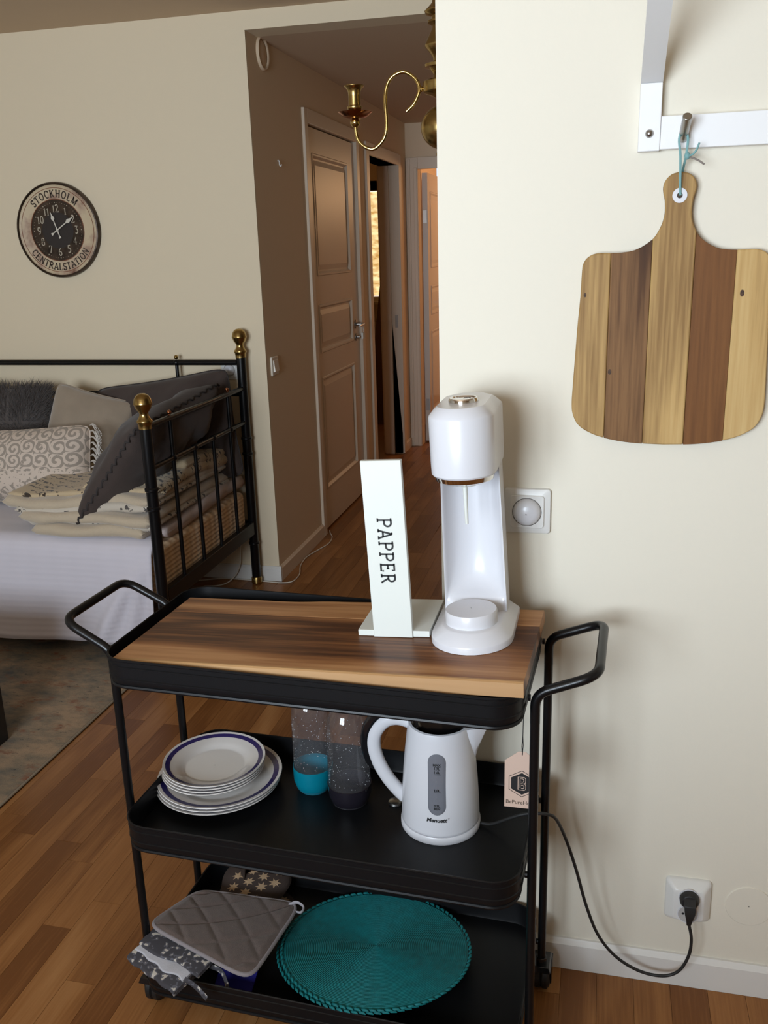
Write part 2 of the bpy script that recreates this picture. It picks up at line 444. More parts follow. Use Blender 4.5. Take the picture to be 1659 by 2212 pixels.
# baseboards
def base_prof(y0, dirn, z=.071):  # profile (depth,z)
    return [(0,0), (.013,0), (.013,z-.010), (.007,z-.003), (.005,z), (0,z)]
def baseboard(name, p0, p1, nrm, mt, h=.071):
    p0 = Vector((*p0, 0)); p1 = Vector((*p1, 0)); nv = Vector((*nrm, 0))
    b = MB().loft([[p+nv*d+Vector((0,0,z)) for d, z in base_prof(0, 0, h)] for p in (p0, p1)])
    return struct(name, b, mt, smooth=0)
baseboard('baseboard_right', (EX-.013, 0), (2.2, 0), (0, -1), M['trim'])
baseboard('baseboard_back', (-4.3, CW), (HX+.0125, CW), (0, -1), M['trim'])
baseboard('baseboard_hall_left', (HX, CW+.0005), (HX, 2.80), (1, 0), M['doorpaint'])
baseboard('baseboard_hall_mid', (HX, 3.80), (HX, 3.97), (1, 0), M['doorpaint'])
baseboard('baseboard_hall_far', (HX, 4.93), (HX, 5.15), (1, 0), M['doorpaint'])

# door casings
def casing(name, boxes, mt=M['doorpaint']):
    b = MB()
    for q in boxes: b.box(*q)
    return struct(name, b, mt, bevel=.003)
X1 = HX+.014
casing('trim_1', [(HX-.02, X1, 2.80, 2.85, 0, 2.135), (HX-.02, X1, 3.74, 3.80, 0, 2.135), (HX-.02, X1, 2.85, 3.74, 2.07, 2.135)])
casing('trim_2', [(HX-.13, X1, 3.97, 4.04, 0, 2.10), (HX-.145, X1, 4.86, 4.93, 0, 2.10), (HX-.13, X1, 4.04, 4.86, 2.03, 2.10)])
casing('trim_3', [(HX+.002, -1.345, 5.136, 5.16, 0, 2.10), (-.5, -.42, 5.136, 5.16, 0, 2.10), (-1.345, -.5, 5.136, 5.16, 2.02, 2.10), (-1.415, -1.400, 5.131, 5.137, 0, 2.09), (-1.375, -1.350, 5.131, 5.137, 0, 2.03)])
# second opening: inner jamb with strike plate
struct('trim_4', MB().box(HX-.128, HX-.06, 4.835, 4.859, 0, 2.028), M['doorpaint'])
struct('trim_5', MB().box(HX-.036, HX-.016, 4.8565, 4.8595, .93, 1.02), M['steel'])

def panel_door(name, origin, ydir, nrm, width, z0, z1, panels, mt, stile_l, stile_r, thick=.04):
    """door leaf running along ydir from origin; face at origin, normal nrm"""
    o = Vector(origin); yd = Vector(ydir); nv = Vector(nrm)
    def W(a, d, z): return o+yd*a+nv*d+Vector((0,0,z))
    def bx(b, a0, a1, zz0, zz1, d0, d1):
        ring = lambda d: [W(a0, d, zz0), W(a1, d, zz0), W(a1, d, zz1), W(a0, d, zz1)]
        return b.loft([ring(d0), ring(d1)])
    b = MB()
    bx(b, 0, stile_l, z0, z1, -thick, 0); bx(b, width-stile_r, width, z0, z1, -thick, 0)
    zz = [z0]+[v for p in panels for v in p]+[z1]
    for i in range(0, len(zz), 2): bx(b, stile_l, width-stile_r, zz[i], zz[i+1], -thick, 0)
    root = struct(name, b, mt, smooth=0)
    for a, c in panels:
        p = MB(); a0, a1 = stile_l, width-stile_r
        def ring(i, d): return [W(a0+i, d, a+i), W(a1-i, d, a+i), W(a1-i, d, c-i), W(a0+i, d, c-i)]
        p.loft([ring(0, -thick+.005), ring(0, -.001), ring(.004, .004), ring(.012, .004), ring(.022, -.010), ring(.03, -.010), ring(.055, -.003)])
        obj('door_panel', p, mt, root, smooth=0)
    return root, W
d1, W1 = panel_door('door_1', (HX-.006, 2.855, 0), (0,1,0), (1,0,0), .88, .012, 2.063, [(.225,.838), (.962,1.212), (1.355,1.947)], M['doorpaint'], .09, .14)
b = MB().box(HX-.12, HX-.06, 2.84, 3.75, 0, 2.075)
struct('trim_6', b, M['gap'])
def lever(parent, W, a, z, sgn):
    b = MB().lathe([(.001,0), (.026,0), (.026,.006), (.012,.009), (.010,.03), (.001,.03)], 16, M=Matrix(((0,0,1),(1,0,0),(0,1,0))))
    b2 = MB(); b2.v = [tuple(W(a+v[1], v[0], z+v[2])) for v in b.v]; b2.f = list(b.f)
    b2.tube([W(a, .028, z), W(a, .05, z), W(a+sgn*.02, .055, z), W(a+sgn*.11, .055, z-.003)], [.009,.009,.008,.007], 10)
    obj('door_handle', b2, M['steel'], parent)
    k = MB(); k.v = [tuple(W(a+v[1]*.7, v[0]*.8, z-.075+v[2]*.85)) for v in b.v]; k.f = list(b.f)
    obj('keyhole_plate', k, M['steel'], parent)
lever(d1, W1, .80, 1.055, -1)
for z in (.28, 1.82): obj('hinge', MB().tube([W1(-.002, .006, z-.04), W1(-.002, .006, z+.04)], .007, 8), M['steel'], d1)
b = MB(); b.tube([W1(.75, .058, 1.05), W1(.752, .062, 1.01)], .0015, 6); b.box(HX+.045, HX+.055, 3.59, 3.63, .975, 1.01)
tag(obj('key_tag', b, M['white_matte']), 'small white tag hanging from the lever of the closed hall door', 'tag')
# third door, swung open into the warm lit room
d3, W3 = panel_door('door_3', (-1.303, 5.285, 0), (0,1,0), (1,0,0), .80, .012, 2.005, [(.22,.86), (.98,1.20), (1.33,1.88)], P('door_paint_end', (.66, .60, .53), .25, coat=.4), .10, .14)
lever(d3, W3, .72, 1.05, -1)
for z in (.30, 1.70):
    obj('hinge', MB().box(-1.337, -1.310, 5.2815, 5.2845, z-.045, z+.045), M['steel'], d3)
# light switch, hook and air valve in the hall
t = thing('light_switch', 'cream square rocker switch on the brown hall wall beside the bed post', 'switch')
obj('frame', MB().box(HX, HX+.010, 2.172, 2.256, .95, 1.034), P('switch_cream', (.74, .66, .55), .4), t, bevel=.004)
obj('rocker', MB().loft([[(HX+.0102, y, z) for y, z in ((2.186,.966),(2.242,.966),(2.242,1.018),(2.186,1.018))], [(HX+.0102+d, y, z) for y, z, d in ((2.188,.968,.008),(2.240,.968,.008),(2.240,1.016,.003),(2.188,1.016,.003))]]), P('switch_cream2', (.78, .70, .6), .35), t)
b = MB().tube(smooth_path([(HX, 2.427, 1.868), (HX+.007, 2.427, 1.866), (HX+.008, 2.427, 1.850), (HX+.013, 2.427, 1.845), (HX+.018, 2.427, 1.852)]), .003, 8)
tag(obj('wall_hook', b, M['trim']), 'small white hook screwed to the hall wall above the switch', 'hook')
MX = Matrix(((0,0,1),(1,0,0),(0,1,0)))
t = thing('air_valve', 'round white air valve high on the hall wall under the lintel', 'vent', (HX, 2.305, 2.277))
obj('ring', MB().lathe([(.057,0), (.066,0), (.066,.006), (.062,.011), (.057,.009), (.057,.0)], 32, M=MX), M['hallwall'], t)
obj('disc', MB().lathe([(.001,.006), (.044,.005), (.050,.003), (.050,.001), (.001,.001)], 28, M=MX), M['hallwall'], t)

# bedroom seen through the gap: window with sunlit blind, radiator, leaning board
mt, n, l, bs = nt('sunlit_blind')
tc = n.new('ShaderNodeTexCoord'); mp = n.new('ShaderNodeMapping'); mp.inputs['Scale'].default_value = (14, 14, 30); l.new(tc.outputs['Object'], mp.inputs[0])
nz = n.new('ShaderNodeTexNoise'); nz.inputs['Scale'].default_value = 1; nz.inputs['Detail'].default_value = 6; l.new(mp.outputs[0], nz.inputs['Vector'])
cr = n.new('ShaderNodeValToRGB'); cr.color_ramp.elements[0].position = .32; cr.color_ramp.elements[0].color = (.55, .30, .08, 1); cr.color_ramp.elements[1].position = .62; cr.color_ramp.elements[1].color = (1, .78, .40, 1)
l.new(nz.outputs['Fac'], cr.inputs[0]); l.new(cr.outputs[0], bs.inputs['Base Color']); l.new(cr.outputs[0], bs.inputs['Emission Color']); bs.inputs['Emission Strength'].default_value = .95
M['blind'] = mt
wn = struct('window_1', MB().box(-2.75, -1.965, 6.60, 6.612, 1.975, 2.06).box(-2.75, -1.965, 6.56, 6.612, 1.02, 1.062), M['doorpaint'])
obj('window_blind', MB().grid(lambda u, v: (-2.72+.745*u, 6.622+.004*math.sin(40*v+3*u), 1.07+.90*v), 8, 40), M['blind'], wn, label='sunlit yellow blind')
b = MB().box(-2.8, -1.63, 6.50, 6.598, 1.0, 1.02)
struct('trim_7', b, M['doorpaint'])
t = thing('radiator', 'white radiator under the bedroom window seen through the door gap', 'radiator', (-2.4, 6.54, 0))
obj('panel', MB().box(-.35, .385, -.015, .015, .40, .84), M['doorpaint'], t, bevel=.006)
for k in range(18):
    obj('fin', MB().box(-.34+.04*k, -.32+.04*k, -.024, -.015, .43, .81), M['doorpaint'], t, bevel=.003)
for k in (-.25, .28): obj('foot', MB().box(k-.012, k+.012, -.01, .01, 0, .40), M['doorpaint'], t)
b = MB().loft([[(-2.02, 6.02, 0), (-1.86, 6.02, 0), (-1.86, 6.05, 0), (-2.02, 6.05, 0)], [(-1.86, 6.30, 1.7), (-1.70, 6.30, 1.7), (-1.70, 6.33, 1.7), (-1.86, 6.33, 1.7)]])
tag(obj('leaning_board', b, wood('brown_board', [(.10,.05,.02), (.20,.10,.045)], 'Z', 1)), 'brown board leaning against the wall inside the dim bedroom', 'board')
pl = bpy.data.lights.new('end_room_lamp', 'POINT'); pl.energy = 17; pl.color = (1, .60, .30); pl.shadow_soft_size = .12
po = bpy.data.objects.new('end_room_lamp', pl); po.location = (-.35, 6.2, 1.95); COL.objects.link(po)

# wall cover plate, sockets, dimmers
def dimmer(name, label, loc, s=1.0):
    t = thing(name, label, 'dimmer', loc)
    MY = Matrix(((1,0,0),(0,0,-1),(0,1,0)))
    def ring(h, d): return [(-h, -d, -h), (h, -d, -h), (h, -d, h), (-h, -d, h)]
    def rr(hw, d): return [(a, -d, c) for a, c in rrect(2*hw, 2*hw, .006)]
    obj('frame', MB().loft([rr(.0425, 0), rr(.0425, .005), rr(.0415, .007), rr(.033, .010)]), M['plug_white'], t)
    obj('centre_plate', MB().loft([rr(.031, .0095), rr(.031, .0125), rr(.030, .0135)]), M['plug_white'], t)
    obj('knob', MB().lathe([(.001,.031), (.012,.0305), (.019,.028), (.0235,.022), (.0255,.0138), (.0255,.0130), (.001,.0130)], 32, M=MY), M['white'], t)
    obj('knob_gap', MB().lathe([(.0258,.0136), (.0268,.0138), (.0268,.0134), (.0258,.0134)], 32, M=MY), M['gap'], t)
    return t
dimmer('dimmer_switch', 'square white dimmer with round knob right of the soda maker', (-.126, 0, 1.008))
dimmer('dimmer_switch', 'white round-knob dimmer low on the wall behind the bed frame', (-1.605, CW, .985))
t = thing('wall_socket', 'white double wall socket with a black plug in its upper half', 'socket', (.206, 0, .208))
MY = Matrix(((1,0,0),(0,0,-1),(0,1,0)))
def rr2(hw, hh, d, r=.008): return [(a, -d, c) for a, c in rrect(2*hw, 2*hh, r)]
obj('frame', MB().loft([rr2(.0435, .047, 0), rr2(.0435, .047, .006), rr2(.042, .0455, .009), rr2(.030, .036, .024), rr2(.027, .034, .026)]), M['plug_white'], t)
for dz in (.019, -.019):
    obj('outlet', MB().lathe([(.0205,.0265), (.0185,.0265), (.0175,.0262), (.001,.0262)], 28, (0,0,dz), M=MY), P('socket_well', (.46, .44, .42), .35), t)
    obj('outlet_ring', MB().lathe([(.0205,.0262), (.0205,.0275), (.0188,.0275), (.0188,.0262)], 28, (0,0,dz), M=MY), M['white'], t)
for dx in (-.0095, .0095):
    obj('pin_hole', MB().lathe([(.0025,.0263), (.0025,.0267), (.0001,.0267)], 10, (dx, 0, -.019), M=MY), M['ink'], t)
b = MB().lathe([(.001,.0022), (.0435,.0022), (.0445,.0012), (.0448,0), (.001,0)], 40, (.322,0,.206), M=MY)
tag(obj('cover_plate', b, M['wall']), 'round blank wall cover painted like the wall, beside the socket', 'cover plate')

# ------------------------------------------------------------------ rack with peg and cutting board
t = thing('wall_rack', 'white wooden wall rack with slanted strut and steel pegs above the cutting board', 'rack')
WR = P('rack_white', (.78, .775, .77), .45)
obj('end_block', MB().box(.041, .0745, -.021, 0, 1.617, 1.717), WR, t, bevel=.0012)
obj('rail', MB().box(.0748, .95, -.0195, 0, 1.619, 1.668), WR, t, bevel=.0012)
obj('strut', MB().loft([[(.041, -.021, 1.7175), (.0745, -.021, 1.7175), (.0745, -.0005, 1.7175), (.041, -.0005, 1.7175)], [(.041, -.33, 1.872), (.0745, -.33, 1.872), (.0745, -.33, 1.905), (.041, -.33, 1.905)]]), WR, t)
obj('screw', MB().ball((.0575, -.0215, 1.643), .0065, 14, 8), M['steel'], t)
def peg(x):
    b = MB().tube([(x, -.019, 1.6335), (x, -.030, 1.637), (x+.002, -.062, 1.661)], .0072, 14)
    obj('peg', b, M['steel'], t, bevel=.0008)
peg(.109); peg(.55)
left = [(.1094,1.5847),(.0954,1.581),(.0867,1.5723),(.0837,1.5623),(.0846,1.5531),(.0873,1.5418),(.0883,1.5254),(.0869,1.5131),(.0824,1.4998),(.0738,1.4849),(.0596,1.4734),(.0431,1.4654),(.0262,1.4627),(.009,1.4621),(-.0169,1.4623),(-.0308,1.4567),(-.0381,1.4472),(-.0403,1.4343),(-.0418,1.3906),(-.0449,1.3461),(-.0477,1.2895),(-.0505,1.2316),(-.051,1.2081),(-.0487,1.1916),(-.0408,1.175),(-.0267,1.1633),(-.0034,1.153),(.0311,1.1453),(.0651,1.1417),(.1065,1.1403)]
AX0, AX1 = .1094, .1062
lft = [tuple(p) for p in smooth_path([(*p, 0) for p in left], 3)]
lft = [(p[0], p[1]) for p in lft]
def axis_x(z): return AX1+(AX0-AX1)*(z-1.14)/.445
outl = lft + [(2*axis_x(z)-x, z) for x, z in reversed(lft[1:-1])]
def clip(poly, xa, keep):
    out = []
    for i in range(len(poly)):
        p, q = poly[i], poly[(i+1) % len(poly)]
        ip, iq = (p[0] >= xa) == keep or p[0] == xa, (q[0] >= xa) == keep or q[0] == xa
        if ip: out.append(p)
        if ip != iq:
            s = (xa-p[0])/(q[0]-p[0]); out.append((xa, p[1]+s*(q[1]-p[1])))
    return out
t = thing('cutting_board', 'large striped acacia paddle cutting board hanging from the wall rack peg', 'cutting board', (.108, -.0035, 1.36))
cuts = [-.2, .006, .0711, .139, .2029, .5]
mats = ['strip_pale', 'strip_dark', 'strip_pale', 'strip_red', 'strip_pale']
for i in range(5):
    lo, hi = cuts[i]+.00012, cuts[i+1]-.00012
    if i == 2:
        # body part below the shoulders plus the handle
        pol = [p for p in outl]
        body = clip(clip(pol, lo, True), hi, False)
        pol = body
    else:
        pol = clip(clip(outl, lo, True), hi, False)
    pol2 = []
    for p in pol:
        if not pol2 or (abs(p[0]-pol2[-1][0])+abs(p[1]-pol2[-1][1])) > 1e-5: pol2.append(p)
    def fm(y, sh): return lambda a, c: (.0 + a-.108, y, c-1.36)
    b = MB().prism(pol2, fm(-.016, 0), fm(0, 0))
    obj('strip', b, M[mats[i]], t, smooth=30, bevel=.0022)
for kx, kz_, kr_ in ((.2155, 1.394, .0045), (.0115, 1.266, .0038), (-.034, 1.395, .003)):
    obj('wood_knot', MB().lathe([(.0001,.01605), (kr_*.6,.01615), (kr_,.01603)], 14, (kx-.108, 0, kz_-1.36), M=MY @ Matrix.Diagonal((.75, 1.25, 1))), P('knot', (.055, .026, .012), .7, var=.5, vscale=300), t)
obj('label_ring', MB().lathe([(.0045,.0165), (.0115,.0165), (.0115,.0172), (.0045,.0172), (.0045,.0165)], 28, (.0015, 0, .1885), M=MY), M['white'], t, label='round white label around the hanging hole')
obj('hanging_hole', MB().lathe([(.0001,.0166), (.0045,.0166), (.0045,.0169), (.0001,.0169)], 20, (.0015, 0, .1885), M=MY), M['gap'], t)
b = MB().tube(smooth_path([(.1105, -.021, 1.5485), (.109, -.024, 1.56), (.106, -.034, 1.606), (.1025, -.036, 1.632), (.109, -.036, 1.6455), (.1155, -.036, 1.632), (.1145, -.032, 1.607), (.1125, -.012, 1.588), (.1115, -.002, 1.580)], 5), .0019, 8, flat=.5)
CBO = Matrix.Translation((-.108, .0035, -1.36))
t2 = obj('hanging_cord', b.xf(CBO), M['tealcord'], t, label='knotted teal leather cord')
obj('knot', MB().ball((.1165, -.031, 1.6065), .0048, 10, 7, 1.2).xf(CBO), M['tealcord'], t2)
obj('cord_end', MB().tube(smooth_path([(.1165, -.031, 1.606), (.124, -.036, 1.608), (.129, -.040, 1.614), (.1325, -.042, 1.624)]), .0016, 8).xf(CBO), M['tealcord'], t2)
obj('cord_end', MB().tube(smooth_path([(.1165, -.031, 1.606), (.126, -.036, 1.602), (.134, -.038, 1.598), (.142, -.04, 1.592)]), .0014, 8).xf(CBO), P('cord_back', (.20, .17, .15), .8), t2)

# ------------------------------------------------------------------ bar cart
CR = math.radians(-2.2)
cart = thing('bar_cart', 'black metal three-tier bar cart standing against the white wall', 'cart', (-.4635, -.181, 0), (0, 0, CR))
cartM = Matrix.Translation((-.4635, -.181, 0)) @ Matrix.Rotation(CR, 4, 'Z')
TL, TW, TR = .735, .355, .05
def tray(zr, dep=.05):
    prof = [(-.008,-dep), (-.002,-dep+.002), (0,-dep+.007), (0,-dep+.0125), (.0016,-dep+.0135), (.0016,-dep+.0148), (0,-dep+.0158), (0,-.0152), (.0016,-.0142), (.0016,-.0128), (0,-.0118), (0,-.004),
            (.0022,-.002), (.0022,.0005), (.0005,.0018), (-.0016,.0008), (-.0018,-.004), (-.0018,-dep+.009), (-.004,-dep+.0035), (-.010,-dep+.0025)]
    cols = [rrect(TL, TW, TR, o_) for o_, z in prof]
    rings = [[(x, y, zr+z) for x, y in c] for c, (o_, z) in zip(cols, prof)]
    b = MB().loft(rings, True, True)
    return b
TZ = (.812, .478, .150)
for z in TZ:
    tr = obj('tray', tray(z), M['black'], cart, smooth=28)
    ring = [(x, y, z-.052) for x, y in rrect(TL, TW, TR, -.004)]
    obj('support_ring', MB().tube(ring, .0042, 8, closed=True), M['black'], tr)
UL = .383; VF, VB = -.108, .112
for sx in (-1, 1):
    zt = .832 if sx > 0 else .842
    out = UL+.097
    path = fillet([(sx*UL, VF, .74), (sx*UL, VF, .792), (sx*out, VF+.004, zt), (sx*out, VB-.004, zt), (sx*UL, VB, .792), (sx*UL, VB, .74)], .034, 7)
    obj('handle', MB().tube(path, .0082, 14), M['tubeblack'], cart, smooth=60)
    for v in (VF, VB):
        lg = obj('leg', MB().tube([(sx*UL, v, .086), (sx*UL, v, .7402)], .0080, 14), M['tubeblack'], cart, smooth=60)
        for z in TZ:
            obj('clip', MB().tube([(sx*(UL-.012), v, z-.028), (sx*(UL-.0075), v, z-.028)], .0055, 10), M['tubeblack'], lg)
        cs = MB()
        cs.tube([(sx*UL, v, .070), (sx*UL, v, .088)], .0105, 12)
        cs.loft([[(sx*UL+a, v+c, .074) for a, c in ((-.016,-.016),(.016,-.016),(.016,.030),(-.016,.030))], [(sx*UL+a, v+c, .062) for a, c in ((-.020,-.020),(.020,-.020),(.020,.042),(-.020,.042))]])
        for s in (-1, 1): cs.box(sx*UL+s*.0195-.0015, sx*UL+s*.0195+.0015, v+.0, v+.040, .022, .064)
        c = obj('caster', cs, M['blackgloss'], cart, bevel=.001)
        MXX = Matrix(((0,0,1),(0,1,0),(-1,0,0)))
        obj('wheel', MB().lathe([(.006,-.017), (.026,-.017), (.0325,-.012), (.0325,-.003), (.028,0), (.0325,.003), (.0325,.012), (.026,.017), (.006,.017)], 24, (sx*UL, v+.020, .0327), M=MXX, cap0=True, cap1=True), M['rubber'], c)

# acacia top board, lying crooked: left end inside the tray, right end up on the rim
TILT = math.radians(-2.6)
BM = Matrix.Translation((-.4545, -.1935, .8226)) @ Matrix.Rotation(math.radians(-2.4), 4, 'Z') @ Matrix.Rotation(TILT, 4, 'Y')
bd = thing('wooden_board', 'acacia plank board laid crooked in the top tray of the cart', 'board', M=BM)
def live(x): return .004*math.sin(9*x+1)+.006*math.exp(-((x+.13)/.05)**2)*-1+.003*noise.noise((x*14, 0, 3))
rows = [(-.146, -.038), (-.0376, .066), (.0664, .149), (-.1545, -.1463)]
for i, (y0, y1) in enumerate(rows):
    b = MB(); ns = 30; rings = []
    for k in range(ns+1):
        xx = -.356+.718*k/ns
        ya, yb = y0, y1
        if i == 3: rings.append([(xx, ya-.003, -.0238), (xx, yb, -.0238), (xx, yb, 0), (xx, ya+.004, 0), (xx, ya+.001, -.002)])
        elif i == 2:
            e = live(xx); rings.append([(xx, ya, -.0238), (xx, yb+e, -.0238), (xx, yb+e-.002, -.003), (xx, yb+e-.006, 0), (xx, ya, 0)])
        else: rings.append([(xx, ya, -.0238), (xx, yb, -.0238), (xx, yb, -.0004), (xx, (ya+yb)/2, 0), (xx, ya, -.0004)])
    b.loft(rings)
    obj('plank', b, M['sapwood'] if i == 3 else M['acacia'], bd, smooth=25)
tm = Matrix.Rotation(TILT, 4, 'Y')
def onboard(x, y, off=0): 
    # height of the board's top above a floor point
    nrm = BM.to_3x3() @ Vector((0,0,1)); p0 = BM.translation
    z = p0.z - (nrm.x*(x-p0.x)+nrm.y*(y-p0.y))/nrm.z
    return Matrix.Translation((x, y, z+off)) @ tm

# paper holder
ph = thing('paper_holder', 'white wooden paper holder with upright board lettered PAPPER', 'holder', M=onboard(-.338, -.13, .0006))
obj('base', MB().box(-.064, .064, -.075, .075, 0, .0115), M['white_matte'], ph, bevel=.001)
upb = MB().box(-.035, .0345, -.0785, -.0665, .0, .316)
obj('upright', upb, M['white_matte'], ph, bevel=.001)
b = MB()
hgt = .0232
# letters run downwards, tops to the right
fmap = lambda u, v: (-.0125+v, -.0792, .217-u)
put_word(b, 'PAPPER', hgt, .0031, fmap, .17, .0026, True)
obj('lettering', b, M['ink'], ph, smooth=0)

# soda maker
sm = thing('soda_maker', 'white soda maker with chrome button on the wooden board', 'soda maker', M=onboard(-.200, -.150, .0006))
def dout(r, yc, sx, yb, ch, n=16, dx=0):
    """front half circle, straight sides, chamfered back"""
    pts = arc2(dx, yc, r, r, 180, 360, n)
    return pts+[(sx+dx, yb-ch), (sx-ch*.7+dx, yb), (-sx+ch*.7+dx, yb), (-sx+dx, yb-ch)]
def lv(z, r, yc, sx, yb, ch): return [(x, y, z) for x, y in dout(r, yc, sx, yb, ch)]
obj('base', MB().loft([lv(0, .070, -.052, .070, .106, .04), lv(.010, .070, -.052, .070, .106, .04), lv(.0125, .069, -.052, .069, .105, .04), lv(.028, .052, -.050, .052, .094, .036), lv(.030, .049, -.05, .049, .092, .034)]), M['white'], sm, smooth=40)
obj('drip_platform', MB().lathe([(.001,.030), (.0445,.030), (.0445,.050), (.0430,.0525), (.001,.0530)], 40, (-.001, -.046, 0)), M['white'], sm, smooth=40)
rings = []
for k in range(27):
    z = .028+(.300-.028)*k/26
    hw = .0545-.0045*k/26
    d = .050 - .062*math.exp(-(z-.045)/.022) if z > .045 else -.012
    inn = [(hw*.94*math.sin(a), .004+d-d*(1-math.cos(a))*1.0, z) for a in [(-PI/2)+PI*i/12 for i in range(13)]]
    inn = [(x, max(y, .002-.03) if False else .004+d*(1-(x/(hw*.94))**2)**.6, z) for x, y, z in inn]
    rings.append([(-hw, .002, z)]+inn+[(hw, .002, z), (hw*1.02, .03, z), (hw*.93, .082, z), (hw*.5, .090, z), (-hw*.5, .090, z), (-hw*.93, .082, z), (-hw*1.02, .03, z)])
obj('column', MB().loft(rings), M['white'], sm, smooth=50)
def hd(z, i, back=0): return [(x, y+(back if y > .03 else 0), z) for x, y in dout(.0535-i, -.052, .0535-i, .088-i, .030, 20)]
obj('head', MB().loft([hd(.291, .003, -.012), hd(.294, .0005, -.008), hd(.310, 0), hd(.386, .0), hd(.389, .0012), hd(.400, .0105), hd(.4035, .015)]), M['white'], sm, smooth=28)
obj('chrome_collar', MB().lathe([(.001,.2785), (.040,.2785), (.0475,.2825), (.0500,.2915), (.001,.2915)], 36, (0, -.050, 0)), M['chrome'], sm)
obj('nozzle_plate', MB().lathe([(.001,.2735), (.024,.2735), (.026,.276), (.026,.2815), (.001,.2815)], 28, (0, -.052, 0)), M['white_matte'], sm)
obj('nozzle', MB().lathe([(.0006,.205), (.0028,.205), (.0034,.24), (.0042,.2745), (.0006,.2745)], 14, (0, -.052, 0)), M['white_matte'], sm)
bt = obj('button', MB().lathe([(.001,.4088), (.0195,.4088), (.0205,.4105), (.0228,.4105), (.0245,.407), (.0245,.4036), (.001,.4036)], 36, (0, -.022, 0)), M['chrome'], sm, label='chrome carbonation button')
b = MB()
for r, wd in ((.012, .0022), (.007, .0018)):
    b.ribbon([(r*math.cos(math.radians(a))+.0, r*math.sin(math.radians(a))) for a in range(20, 96, 8)], wd, lambda u, v: (u, -.022+v-.002, .4091))
b.ribbon([(.0005,.002), (.003,.0035)], .0022, lambda u, v: (u, -.022+v-.002, .4091))
obj('symbol', b, M['ink'], bt, smooth=0)

# ------------------------------------------------------------------ middle tray
MZ = .478-.0475
def plate_prof(r):
    return [(.001,.0015), (r*.55,.0015), (r*.57,0), (r*.62,0), (r*.64,.003), (r*.78,.0085), (r*.985,.0165), (r,.0185), (r*.995,.0200), (r*.975,.0195), (r*.76,.0118), (r*.66,.0085), (r*.60,.0045), (r*.55,.0038), (.001,.0036)]
def plate(name, label, r, loc, rz, group):
    o = obj(name, MB().lathe(plate_prof(r), 56), M['porcelain'], None, smooth=50)
    o.location = loc; o.rotation_euler = (0, 0, rz)
    tag(o, label, 'plate', group)
    z = lambda q: .0118+(.0195-.0118)*(q-.76)/(.975-.76)
    obj('blue_band', MB().lathe([(r*.86,z(.86)+.0003), (r*.945,z(.945)+.0003)], 56), M['cobalt'], o, smooth=50)
    return o
lab = ['bottom dinner plate of the stack on the middle tray', 'middle one of the three wide dinner plates in the stack', 'wide dinner plate just under the smaller plates in the stack']
for k in range(3):
    plate('dinner_plate', lab[k], .126, (-.733+.003*k, -.128-.002*k, MZ+.0085*k), k, 'stacked blue-rimmed plates')
lab = ['lowest of the small blue-rimmed plates, on the wide dinner plates', 'second small blue-rimmed plate up from the dinner plates', 'small blue-rimmed plate right under the top plate', 'top small white plate with cobalt blue rim on the stack']
for k in range(4):
    plate('side_plate', lab[k], .103, (-.741+.002*k, -.132-.0015*k, MZ+.0295+.0072*k), k*1.3, 'stacked blue-rimmed plates')

# bottles
mt, n, l, bs = nt('clear_plastic')
n.remove(bs)
tr = n.new('ShaderNodeBsdfTransparent'); tr.inputs[0].default_value = (.965, .97, .975, 1)
gl = n.new('ShaderNodeBsdfGlossy'); gl.inputs['Roughness'].default_value = .06
lw = n.new('ShaderNodeLayerWeight')
pw = n.new('ShaderNodeMath'); pw.operation = 'POWER'; l.new(lw.outputs['Facing'], pw.inputs[0]); pw.inputs[1].default_value = 4
ma = n.new('ShaderNodeMath'); ma.operation = 'MULTIPLY_ADD'; l.new(pw.outputs[0], ma.inputs[0]); ma.inputs[1].default_value = .5; ma.inputs[2].default_value = .03
df = n.new('ShaderNodeBsdfDiffuse'); df.inputs[0].default_value = (.62, .60, .62, 1)
hz_ = n.new('ShaderNodeMixShader'); hz_.inputs[0].default_value = .03; l.new(tr.outputs[0], hz_.inputs[1]); l.new(df.outputs[0], hz_.inputs[2])
mx = n.new('ShaderNodeMixShader'); l.new(ma.outputs[0], mx.inputs[0]); l.new(hz_.outputs[0], mx.inputs[1]); l.new(gl.outputs[0], mx.inputs[2])
l.new(mx.outputs[0], n['Material Output'].inputs[0])
M['clear'] = mt
def bottle(label, loc, r, base_mt, baseh, h, seed):
    t = thing('soda_bottle', label, 'bottle', loc, group=None)
    prof = [(r*.45,.004), (r*.82,.004), (r*.95,.02), (r*.97,.045), (r*.96,.12), (r*.97,.155), (r*.9,.185), (r*.6,.21), (r*.36,.222), (r*.36,.245)]
    inner = [(q-.0012, z) for q, z in reversed(prof)]
    obj('bottle_body', MB().lathe(prof+inner, 36), M['clear'], t, smooth=60)
    bp = [(.001,0), (r*.72,0), (r*.86,.008), (r*.98,.024), (r*1.0,baseh), (r*.975,baseh), (r*.95,.024), (r*.80,.010), (.001,.006)]
    obj('base_cup', MB().lathe(bp, 36), base_mt, t, smooth=50)
    obj('cap', MB().lathe([(.001,.262), (r*.40,.262), (r*.43,.258), (r*.43,.236), (r*.38,.236)], 24), M['rubber'], t)
    rg = random.Random(seed); d = MB()
    for k in range(150):
        a = rg.uniform(0, 2*PI); z = baseh+.004+(.155-baseh)*rg.random()**1.4; s = rg.choice((.0004, .0005, .0007, .0009))
        q = r*.955-.0018
        d.ball((q*math.cos(a), q*math.sin(a), z), s, 5, 3)
    obj('droplets', d, M['drop'], t, kind='stuff', merge=False)
M['drop'] = P('water_drop', (.75, .78, .8), .05, spec=1.0)
M['smoke'] = P('smoky_base', (.014, .012, .018), .12, coat=.5)
